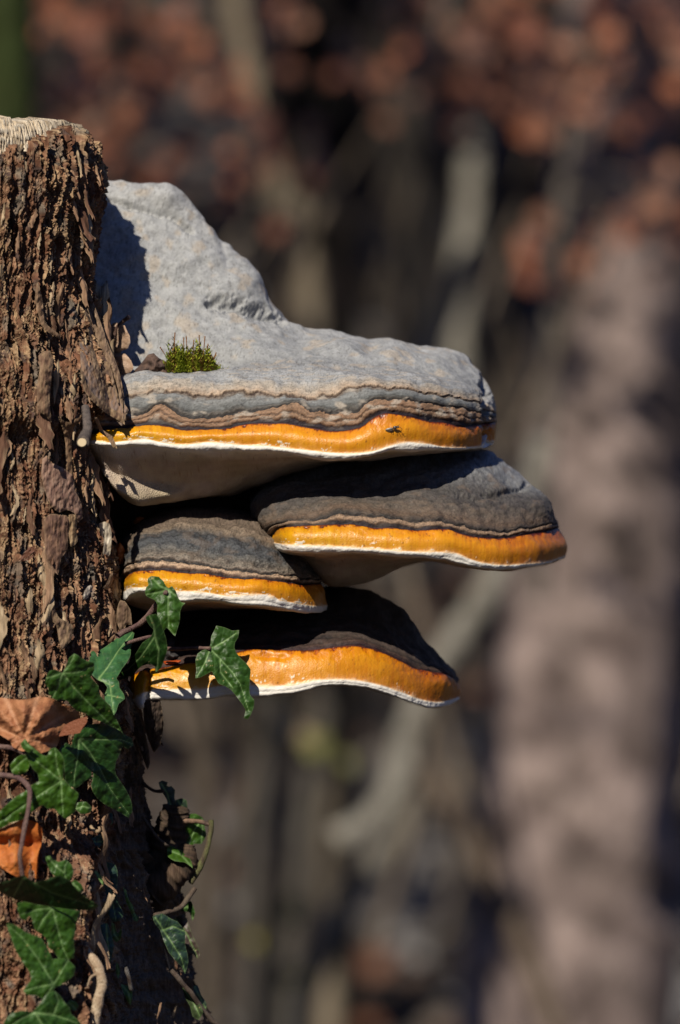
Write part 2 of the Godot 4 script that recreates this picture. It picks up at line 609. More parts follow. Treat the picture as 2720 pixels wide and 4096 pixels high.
func build_stump() -> void:
	var o := thing("tree_stump", "cut upright stump with flaking reddish brown bark, carrying the brackets and ivy", "tree stump", S(-250, 10048, 0))
	var nu := 620
	var nv := 980
	var w := nu + 1
	var W := PackedVector3Array()
	W.resize(w * nv)
	var C := PackedColorArray()
	C.resize(w * nv)
	var TH := PackedFloat32Array()
	for u in w:
		var q := float(u) / nu
		# finely from 10 to 105 degrees, the hidden side coarsely
		TH.append(deg_to_rad(lerpf(-175.0, 8.0, q / 0.1) if q < 0.1 else (lerpf(8.0, 106.0, (q - 0.1) / 0.84) if q < 0.94 else lerpf(106.0, 185.0, (q - 0.94) / 0.06))))
	for v in nv:
		var t := float(v - 1) / (nv - 2)
		for u in w:
			var th := TH[u]
			var px0 := trunk_axis(700.0) + trunk_r(700.0) * sin(th)
			var top: float = (table(BARKTOP, px0) if cos(th) > -0.1 else 580.0) + 26.0 * n1.get_noise_2d(th * 900.0, 5.0) + 10.0 * n1.get_noise_2d(th * 4000.0, 5.0)
			var py := lerpf(top, 4230.0, t / 0.955) if t < 0.955 else lerpf(4230.0, 10048.0, (t - 0.955) / 0.045)
			if v == 0:
				py = top
			var px := trunk_axis(py) + trunk_r(py) * sin(th)
			var bk := bark_relief(th, py, px)
			var h := bk.x
			# the ridge that drops away to the shaded flank lower down
			var low := sst(2750.0, 3200.0, py)
			if low > 0.0:
				var xr := ridge_x(py)
				h += low * 5.0 * exp(-pow((px - xr + 40.0) / 60.0, 2.0))
			# hollow behind the ivy on the left
			h -= 9.0 * exp(-pow((px - 20.0) / 70.0, 2.0) - pow((py - 3140.0) / 130.0, 2.0))
			# the plate that bends outward over the rim of the top bracket
			h += 7.0 * exp(-pow((px - 350.0 - (py - 1400.0) * 0.35) / 60.0, 2.0) - pow((py - 1520.0) / 170.0, 2.0))
			h -= 6.0 * exp(-pow((px - 260.0) / 40.0, 2.0) - pow((py - 1430.0) / 170.0, 2.0))
			h -= 7.0 * exp(-pow((px - 400.0) / 40.0, 2.0) - pow((py - 1900.0) / 160.0, 2.0))
			if v == 0:
				h -= 7.0
			var p := trunk_shape(th, py, h - 1.5)
			W[v * w + u] = S(p.x, p.y, p.z)
			var a := th * 88.0
			var b := py * 0.125
			var tone := n1.get_noise_2d(a * 4.0 + 31.0, b * 0.9)
			var c := rgb(0.115, 0.054, 0.034).lerp(rgb(0.30, 0.165, 0.10), clampf(0.45 + tone * 2.2, 0, 1))
			c = c.lerp(rgb(0.095, 0.066, 0.058), sst(0.05, 0.4, n1.get_noise_2d(a * 2.4 + 700.0, b * 1.1)) * 0.9)
			c = c.lerp(rgb(0.50, 0.345, 0.20), sst(0.25, 0.7, bk.y) * 0.85)
			c = c.lerp(rgb(0.44, 0.31, 0.19), sst(0.6, 0.85, bk.z) * clampf(0.55 + 1.6 * n1.get_noise_2d(a * 3.0, b * 1.3 + 55.0), 0, 1))
			c = c.lerp(rgb(0.21, 0.20, 0.17), 0.5 * sst(0.2, 0.45, n1.get_noise_2d(a * 1.4 + 470.0, b * 0.7 + 470.0)))
			c = c.lerp(rgb(0.19, 0.085, 0.05), sst(0.15, 0.4, n1.get_noise_2d(a * 2.0 + 70.0, b * 1.5 + 70.0)) * 0.7)
			# greyer bark towards the lower right flank
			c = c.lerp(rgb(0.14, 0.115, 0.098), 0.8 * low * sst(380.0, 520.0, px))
			var g := 1.0 + 0.35 * n1.get_noise_2d(a * 26.0, b * 3.2)
			C[v * w + u] = Color(c.r * g, c.g * g, c.b * g)
	var ix := PackedInt32Array()
	for v in nv - 1:
		for u in nu:
			var a := v * w + u
			ix.append_array(PackedInt32Array([a, a + 1, a + w, a + 1, a + w + 1, a + w]))
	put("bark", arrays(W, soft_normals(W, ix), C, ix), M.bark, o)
	# the sawn and broken wood inside
	W = PackedVector3Array()
	C = PackedColorArray()
	ix = PackedInt32Array()
	nv = 150
	for v in nv:
		for u in w:
			var th := TH[u]
			var px := trunk_axis(600.0) + trunk_r(600.0) * sin(th)
			var top: float = table([-900, 470, -150, 492, 0, 490, 66, 476, 96, 480, 108, 506, 125, 496, 170, 488, 250, 480, 300, 484, 345, 496, 385, 520, 430, 580], px) if cos(th) > -0.2 else 500.0
			var step := floorf(th * 26.0 + n1.get_noise_2d(th * 600.0, 1.0) * 2.0)
			top += 16.0 * n1.get_noise_2d(step * 55.0, 8.0) + 7.0 * n1.get_noise_2d(th * 6000.0, 8.0)
			var py := top + 560.0 * (v - 9) / (nv - 10.0)
			var r := 0.0
			if v < 10:
				py = top - (10.0 + 16.0 * n1.get_noise_2d(th * 500.0 + v * 90.0, 1.0)) * sin(minf(1.0, (9.0 - v) / 3.0) * PI) + (9 - v) * 3.0
				r = -(9 - v) / 9.0 * (trunk_r(600.0) * 0.125 - 1.0)
			var blk := n1.get_noise_2d(step * 71.0, floorf(py / 17.0 + 3.0 * n1.get_noise_2d(step * 33.0, 2.0)) * 60.0)
			var rel := 1.1 * blk + 0.5 * n1.get_noise_2d(th * 2600.0, py * 0.05) + 0.35 * n1.get_noise_2d(th * 9000.0, py * 0.15)
			var split := 1.6 * sst(0.16, 0.0, absf(n1.get_noise_2d(th * 700.0, py * 0.01 + 4.0))) if v >= 9 else 0.0
			var p := trunk_shape(th, py, -3.8 + rel - split + r)
			W.append(S(p.x, p.y, p.z))
			var c := rgb(0.62, 0.50, 0.35).lerp(rgb(0.78, 0.68, 0.54), clampf(0.5 + 1.5 * n1.get_noise_2d(th * 1500.0, py * 0.06), 0, 1))
			c = c.lerp(rgb(0.40, 0.37, 0.32), sst(0.0, 0.35, blk) * 0.7)
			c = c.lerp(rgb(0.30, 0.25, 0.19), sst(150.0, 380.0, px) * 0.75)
			c = c.lerp(rgb(0.30, 0.23, 0.15), sst(0.1, 0.4, n1.get_noise_2d(th * 800.0 + 60.0, py * 0.09)) * 0.7)
			C.append(c)
	for v in nv - 1:
		for u in nu:
			var a := v * w + u
			ix.append_array(PackedInt32Array([a, a + 1, a + w, a + 1, a + w + 1, a + w]))
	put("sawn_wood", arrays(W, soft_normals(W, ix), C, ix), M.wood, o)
	# grey splinters of wood left standing between stump and bracket
	for d in [[[300, 860, 330, 870, 352, 905, 366, 890, 378, 960, 372, 1150, 384, 1390, 320, 1400], -8.0], [[362, 1155, 385, 1130, 402, 1150, 428, 1120, 440, 1180, 436, 1300, 442, 1420, 370, 1420], -16.0], [[330, 1080, 352, 1060, 372, 1090, 380, 1400, 330, 1400], -2.0]]:
		var zz: float = d[1]
		put("splinter", sheet(d[0], 5.0, func(p: Vector2, e: float) -> float: return zz + 2.5 * (1.0 - exp(-e / 14.0)) + 0.7 * n1.get_noise_2d(p.x * 1.6, p.y * 0.06),
			func(p: Vector2, _e: float) -> Color: return rgb(0.26, 0.235, 0.20).lerp(rgb(0.38, 0.35, 0.29), clampf(0.5 + 1.6 * n1.get_noise_2d(p.x * 1.8, p.y * 0.07), 0, 1)), false), M.wood, o)
	put("dark_fill_wood", tube([S(300, 1900, -40), S(520, 2010, -62), S(760, 2030, -76), S(1020, 2010, -84), S(1150, 1980, -90)], [0.03, 0.026, 0.022, 0.020, 0.012], 40, 14, 0.2, rgb(0.05, 0.035, 0.028), rgb(0.09, 0.06, 0.045)), M.bark, o)  # both dark wood pieces fill gaps, with shade put into their colour
	put("dark_fill_wood", tube([S(380, 2300, -60), S(700, 2480, -80), S(1000, 2430, -84), S(1250, 2380, -90)], [0.03, 0.024, 0.018, 0.010], 40, 14, 0.2, rgb(0.04, 0.03, 0.025), rgb(0.07, 0.05, 0.04)), M.bark, o)
	# loose flakes of bark, each its own part; twelve shapes, shared
	var protos := []
	for k in 12:
		protos.append(flake_shape(k))
	var made := 0
	while made < 270:
		var th := deg_to_rad(rng.randf_range(16.0, 92.0))
		var py := rng.randf_range(600.0, 4080.0)
		var px := trunk_axis(py) + trunk_r(py) * sin(th)
		if px < -30.0 or (th > 1.35 and (py < 1000.0 or rng.randf() < 0.5)) or (py > 3000.0 and px > 420.0 and rng.randf() < 0.6) or py < table(BARKTOP, px) + 40.0:
			continue
		var bk := bark_relief(th, py, px)
		if bk.x < -0.5:
			continue
		var low := sst(2750.0, 3200.0, py)
		var p := trunk_shape(th, py, bk.x - 1.2 + low * 5.0 * exp(-pow((px - ridge_x(py) + 40.0) / 60.0, 2.0)))
		var p2 := trunk_shape(th + 0.02, py, bk.x)
		var side := (S(p2.x, p2.y, p2.z) - S(p.x, p.y, p.z)).normalized()
		var up := Vector3(0.0, 1.0, 0.0).rotated(Vector3(0, 0, 1), rng.randf_range(-0.22, 0.22))
		var nrm := side.cross(up).normalized()
		up = nrm.cross(side).normalized()
		var ln := rng.randf_range(0.005, 0.014) if rng.randf() < 0.75 else rng.randf_range(0.016, 0.036)
		var wd := ln * rng.randf_range(0.10, 0.26)
		var flip := -1.0 if rng.randf() < 0.2 else 1.0
		var f := put("bark_flake", protos[made % 12], M.bark, o)
		f.transform = Transform3D(Basis(side * wd * flip, up * ln * flip, nrm * ln * rng.randf_range(0.5, 1.1)), S(p.x, p.y, p.z) - o.position + nrm * 0.0004)
		made += 1
	# the larger plates that stand out in the photograph
	plate(o, "bark_plate", [170, 1835, 185, 1822, 205, 1850, 250, 1870, 290, 1900, 300, 1960, 325, 2010, 330, 2075, 312, 2090, 300, 2055, 270, 2040, 235, 2050, 200, 2020, 178, 1960, 165, 1900], 7.0, -0.02, rgb(0.34, 0.22, 0.17), rgb(0.21, 0.125, 0.10))
	plate(o, "bark_plate", [175, 2080, 200, 2055, 265, 2062, 285, 2085, 275, 2130, 268, 2200, 245, 2235, 232, 2300, 205, 2270, 180, 2220, 178, 2140], 5.0, -0.03, rgb(0.22, 0.13, 0.09), rgb(0.12, 0.07, 0.055))
	plate(o, "bark_plate", [170, 2370, 185, 2350, 215, 2420, 235, 2470, 290, 2500, 285, 2560, 250, 2600, 235, 2560, 225, 2500, 190, 2470], 6.0, -0.02, rgb(0.30, 0.21, 0.13), rgb(0.17, 0.11, 0.08))
	plate(o, "bark_plate", [275, 2060, 312, 2055, 305, 2120, 311, 2165, 285, 2190, 275, 2140], 8.0, 0.0, rgb(0.38, 0.27, 0.16), rgb(0.26, 0.17, 0.10))
	plate(o, "bark_plate", [150, 1120, 170, 1200, 180, 1290, 240, 1340, 243, 1358, 200, 1335, 165, 1300, 140, 1200], 7.0, 0.01, rgb(0.26, 0.17, 0.11), rgb(0.18, 0.11, 0.07))
	plate(o, "bark_plate", [310, 1240, 340, 1300, 352, 1330, 395, 1370, 435, 1420, 452, 1520, 480, 1590, 515, 1640, 500, 1665, 488, 1705, 455, 1670, 410, 1620, 350, 1560, 325, 1480, 318, 1380], 13.0, -0.30, rgb(0.20, 0.155, 0.14), rgb(0.27, 0.175, 0.12))
	plate(o, "bark_strip", [320, 1470, 335, 1490, 350, 1550, 400, 1600, 440, 1630, 490, 1660, 500, 1700, 470, 1680, 420, 1650, 370, 1605, 335, 1560], 20.0, -0.2, rgb(0.30, 0.21, 0.13), rgb(0.14, 0.085, 0.06))
	plate(o, "bark_strip", [376, 1665, 392, 1672, 412, 1720, 450, 1745, 460, 1770, 470, 1795, 452, 1790, 430, 1752, 400, 1730], 30.0, -0.1, rgb(0.33, 0.23, 0.14), rgb(0.20, 0.12, 0.08))
	plate(o, "bark_plate", [436, 1545, 452, 1542, 470, 1560, 484, 1598, 470, 1592, 450, 1570], 17.0, 0.0, rgb(0.42, 0.27, 0.17), rgb(0.30, 0.19, 0.12))
	plate(o, "bark_plate", [232, 1665, 250, 1680, 280, 1690, 325, 1660, 330, 1678, 295, 1710, 285, 1800, 290, 1900, 265, 1880, 262, 1780, 252, 1720], 8.0, -0.01, rgb(0.27, 0.17, 0.10), rgb(0.18, 0.11, 0.07))
	plate(o, "bark_plate", [155, 1420, 175, 1405, 200, 1402, 212, 1440, 205, 1520, 198, 1600, 205, 1690, 180, 1660, 150, 1640, 148, 1540, 160, 1470], 7.0, 0.0, rgb(0.28, 0.19, 0.12), rgb(0.17, 0.10, 0.07))
	plate(o, "wood_sliver", [398, 2092, 420, 2086, 438, 2095, 446, 2130, 445, 2190, 437, 2228, 418, 2215, 410, 2230, 415, 2160, 400, 2130], 12.0, 0.02, rgb(0.60, 0.54, 0.44), rgb(0.40, 0.34, 0.26))
	plate(o, "wood_sliver", [330, 2385, 345, 2350, 360, 2340, 375, 2345, 350, 2395, 335, 2400], 9.0, 0.0, rgb(0.60, 0.56, 0.50), rgb(0.40, 0.34, 0.28))
	plate(o, "bark_plate", [468, 2435, 480, 2400, 500, 2405, 522, 2440, 528, 2500, 505, 2498, 500, 2512, 478, 2520, 466, 2480], 12.0, 0.0, rgb(0.20, 0.135, 0.09), rgb(0.13, 0.085, 0.06))
	plate(o, "bark_plate", [440, 2300, 452, 2290, 450, 2330, 430, 2360, 410, 2352, 425, 2335], 10.0, 0.0, rgb(0.27, 0.19, 0.13), rgb(0.15, 0.1, 0.07))
	# laminated strips of the flap that hangs over the rim of the top bracket
	for k in 9:
		var t := k / 8.0
		var a := Vector2(318 + 34 * t, 1225 + 60 * sin(k * 2.3))
		var b := Vector2(405 + 95 * t, 1600 + 60 * sin(k * 1.7 + 1.0) + 30 * t)
		var nn := (b - a).orthogonal().normalized()
		var left := []
		var right := []
		for j in 9:
			var s := j / 8.0
			var m := a.lerp(b, s) + nn * (20.0 * sin(s * 2.6 + 0.3) + 5.0 * sin(s * 9.0 + k))
			var wd := (6.5 + 4.0 * sin(k * 5.0)) * (0.35 + sin(PI * clampf(s, 0.08, 0.95))) * rng.randf_range(0.7, 1.2)
			left.append_array([m.x - nn.x * wd, m.y - nn.y * wd])
			right.push_front(m + nn * wd)
		for m in right:
			left.append_array([m.x, m.y])
		plate(o, "bark_strip", left, 12.0 + 4.0 * sin(k * 3.1) + 5.0 * t, -0.22, rgb(0.26, 0.175, 0.12) if k % 3 else rgb(0.36, 0.25, 0.16), rgb(0.13, 0.085, 0.065))
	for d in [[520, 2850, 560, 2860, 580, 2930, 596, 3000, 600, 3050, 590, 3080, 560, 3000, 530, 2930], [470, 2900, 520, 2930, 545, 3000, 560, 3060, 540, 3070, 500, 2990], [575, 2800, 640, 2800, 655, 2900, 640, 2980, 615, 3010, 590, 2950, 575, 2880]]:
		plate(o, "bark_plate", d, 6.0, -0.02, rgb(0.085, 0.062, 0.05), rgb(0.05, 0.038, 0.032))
	# the dark broken knob on the shaded flank
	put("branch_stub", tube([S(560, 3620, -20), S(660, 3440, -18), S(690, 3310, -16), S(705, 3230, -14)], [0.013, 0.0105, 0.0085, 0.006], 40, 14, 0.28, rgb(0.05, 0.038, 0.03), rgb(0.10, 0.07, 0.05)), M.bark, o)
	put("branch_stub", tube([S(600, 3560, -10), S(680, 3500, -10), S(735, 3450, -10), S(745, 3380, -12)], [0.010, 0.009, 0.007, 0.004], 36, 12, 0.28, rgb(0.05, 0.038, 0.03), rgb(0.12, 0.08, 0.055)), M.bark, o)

func flake_shape(k: int) -> ArrayMesh:
	var v := PackedVector3Array()
	var c := PackedColorArray()
	var ix := PackedInt32Array()
	var r := RandomNumberGenerator.new()
	r.seed = 40 + k
	var curl := r.randf_range(0.2, 0.8)
	var wav := r.randf_range(1.0, 5.0)
	var ca := rgb(0.33, 0.21, 0.135).lerp(rgb(0.12, 0.06, 0.042), r.randf())
	if k % 5 == 0:
		ca = rgb(0.46, 0.35, 0.23)
	var ends := [r.randf_range(0.2, 0.7), r.randf_range(0.1, 0.5)]
	for j in 13:
		var t := j / 12.0
		var half := 0.5 * lerpf(ends[0], 1.0, sst(0.0, 0.3, t)) * lerpf(ends[1], 1.0, sst(1.0, 0.6, t))
		var sl := half * r.randf_range(0.55, 1.2)
		var sr := half * r.randf_range(0.55, 1.2)
		for i in 5:
			var q := i / 4.0 * 2.0 - 1.0
			var edge := absf(q)
			v.append(Vector3(q * (sl if q < 0.0 else sr) + 0.35 * sin(t * wav + k), (t - 0.5) + (r.randf_range(-0.05, 0.05) if j in [0, 12] else 0.0), curl * pow(1.0 - t, 2.5) * 0.5 + 0.07 * (1.0 - q * q) + 0.03 * sin(t * 11.0 + k) + 0.02 * sin(q * 5.0 + t * 7.0) - 0.03))
			var g := r.randf_range(0.7, 1.25)
			var cc := Color(ca.r * g, ca.g * g, ca.b * g)
			c.append(cc.lerp(rgb(0.44, 0.32, 0.20), 0.5 if edge > 0.9 and r.randf() < 0.6 else 0.0))
	for j in 12:
		for i in 4:
			var a := j * 5 + i
			ix.append_array(PackedInt32Array([a, a + 5, a + 1, a + 1, a + 5, a + 6]))
	return arrays(v, soft_normals(v, ix), c, ix)

func plate(o: Node3D, called: String, outline: Array, off: float, tilt: float, c0: Color, c1: Color) -> void:
	var cen := Vector2.ZERO
	var op := pts2(outline)
	for p in op:
		cen += p / op.size()
	var zb := tz(cen.x, cen.y)
	put(called, sheet(outline, 4.5, func(p: Vector2, e: float) -> float:
			return lerpf(zb, tz(p.x, p.y), 0.7) + off + tilt * (p.y - cen.y) * -0.2 + 1.6 * (1.0 - exp(-e / 12.0)) + 1.3 * n1.get_noise_2d(p.x * 0.6, p.y * 0.3) + 0.8 * n1.get_noise_2d(p.x * 2.0, p.y * 0.5),
		func(p: Vector2, e: float) -> Color:
			var t := clampf(0.5 + 1.6 * n1.get_noise_2d(p.x * 0.9, p.y * 0.4 + 20.0), 0, 1)
			var c := c0.lerp(c1, t)
			return c.lerp(rgb(0.34, 0.25, 0.16), 0.45 * exp(-e / 3.0))), M.bark, o)

# ---------------------------------------------------------------- ivy and leaves
func conv(a: Array, ox: float, oy: float) -> Array:     # from a twice enlarged detail to whole-picture units
	var r := []
	for i in range(0, a.size(), 2):
		r.append(ox + a[i] * 0.5)
		r.append(oy + a[i + 1] * 0.5)
	return r

func vein_at(p: Vector2, veins: Array) -> Vector2:      # (distance to a main vein, nearness to a side vein 0..1)
	var best := 1e9
	var sec := 0.0
	for v in veins:
		var s := 0.0
		for i in range(0, v.size() - 2, 2):
			var a := Vector2(v[i], v[i + 1])
			var b := Vector2(v[i + 2], v[i + 3])
			var q := Geometry2D.get_closest_point_to_segment(p, a, b)
			var d := q.distance_to(p)
			var l := a.distance_to(b)
			var f := s + a.distance_to(q)
			best = minf(best, d * (0.8 + f * 0.004))
			if d < 75.0 and d > 1.0 and q != a and q != b:
				var sd := 1.0 if (b - a).cross(p - a) > 0.0 else 0.0
				var ph := (f - d * 1.05 + sd * 22.0) / 46.0
				ph = absf(ph - roundf(ph)) * 46.0
				sec = maxf(sec, exp(-ph * ph / 5.0) * (1.0 - sst(45.0, 75.0, d)))
			s += l
	return Vector2(best, sec)

func ivy_leaf(o: Node3D, d: Dictionary) -> void:
	var out: Array = conv(d.o, d.x, d.y)
	var veins := []
	for v in d.v:
		veins.append(conv(v, d.x, d.y))
	var op := pts2(out)
	var cen := Vector2.ZERO
	for p in op:
		cen += p / op.size()
	var zb: float = d.z if d.has("z") else tz(cen.x, cen.y) + d.get("off", 14.0)
	var gx: float = d.get("gx", -0.06)
	var gy: float = d.get("gy", 0.0)
	var tone: float = d.get("tone", 0.0)
	var curl: float = d.get("curl", 1.1)
	var base := rgb(0.012, 0.037, 0.007).lerp(rgb(0.036, 0.086, 0.007), tone)
	if d.has("col"):
		base = d.col
	var sd := cen.x * 0.37
	var zf := func(p: Vector2, e: float) -> float:
		var vn := vein_at(p, veins)
		return zb + gx * (p.x - cen.x) + gy * (p.y - cen.y) + 0.9 * (1.0 - exp(-vn.x / 14.0)) - 0.16 * vn.y - curl * exp(-e / 16.0) + 1.6 * n1.get_noise_2d(p.x * 0.22 + sd, p.y * 0.22) + 0.22 * n1.get_noise_2d(p.x * 0.6, p.y * 0.6 + sd)
	var cf := func(p: Vector2, e: float) -> Color:
		var vn := vein_at(p, veins)
		var g := 1.0 + 0.5 * n1.get_noise_2d(p.x * 0.5 + sd, p.y * 0.5) + 0.25 * n1.get_noise_2d(p.x * 2.5, p.y * 2.5)
		var c := Color(base.r * g, base.g * g, base.b * g)
		c = c.lerp(rgb(0.07, 0.15, 0.04), 0.42 * vn.y)
		c = c.lerp(rgb(0.17, 0.27, 0.10), 0.9 * exp(-vn.x * vn.x / 7.0))
		if e < 2.0:
			c = c.lerp(rgb(0.10, 0.14, 0.06), 0.5)
		var sp := n1.get_noise_2d(p.x * 0.7 + 800.0, p.y * 0.7 + sd)
		if sp > 0.58 and n1.get_noise_2d(p.x * 0.15 + sd, p.y * 0.15 + 90.0) > 0.25:
			c = c.lerp(rgb(0.30, 0.24, 0.10), 0.8)
		return c
	put("leaf", sheet(out, d.get("step", 4.0), zf, cf), M.leaf, o)

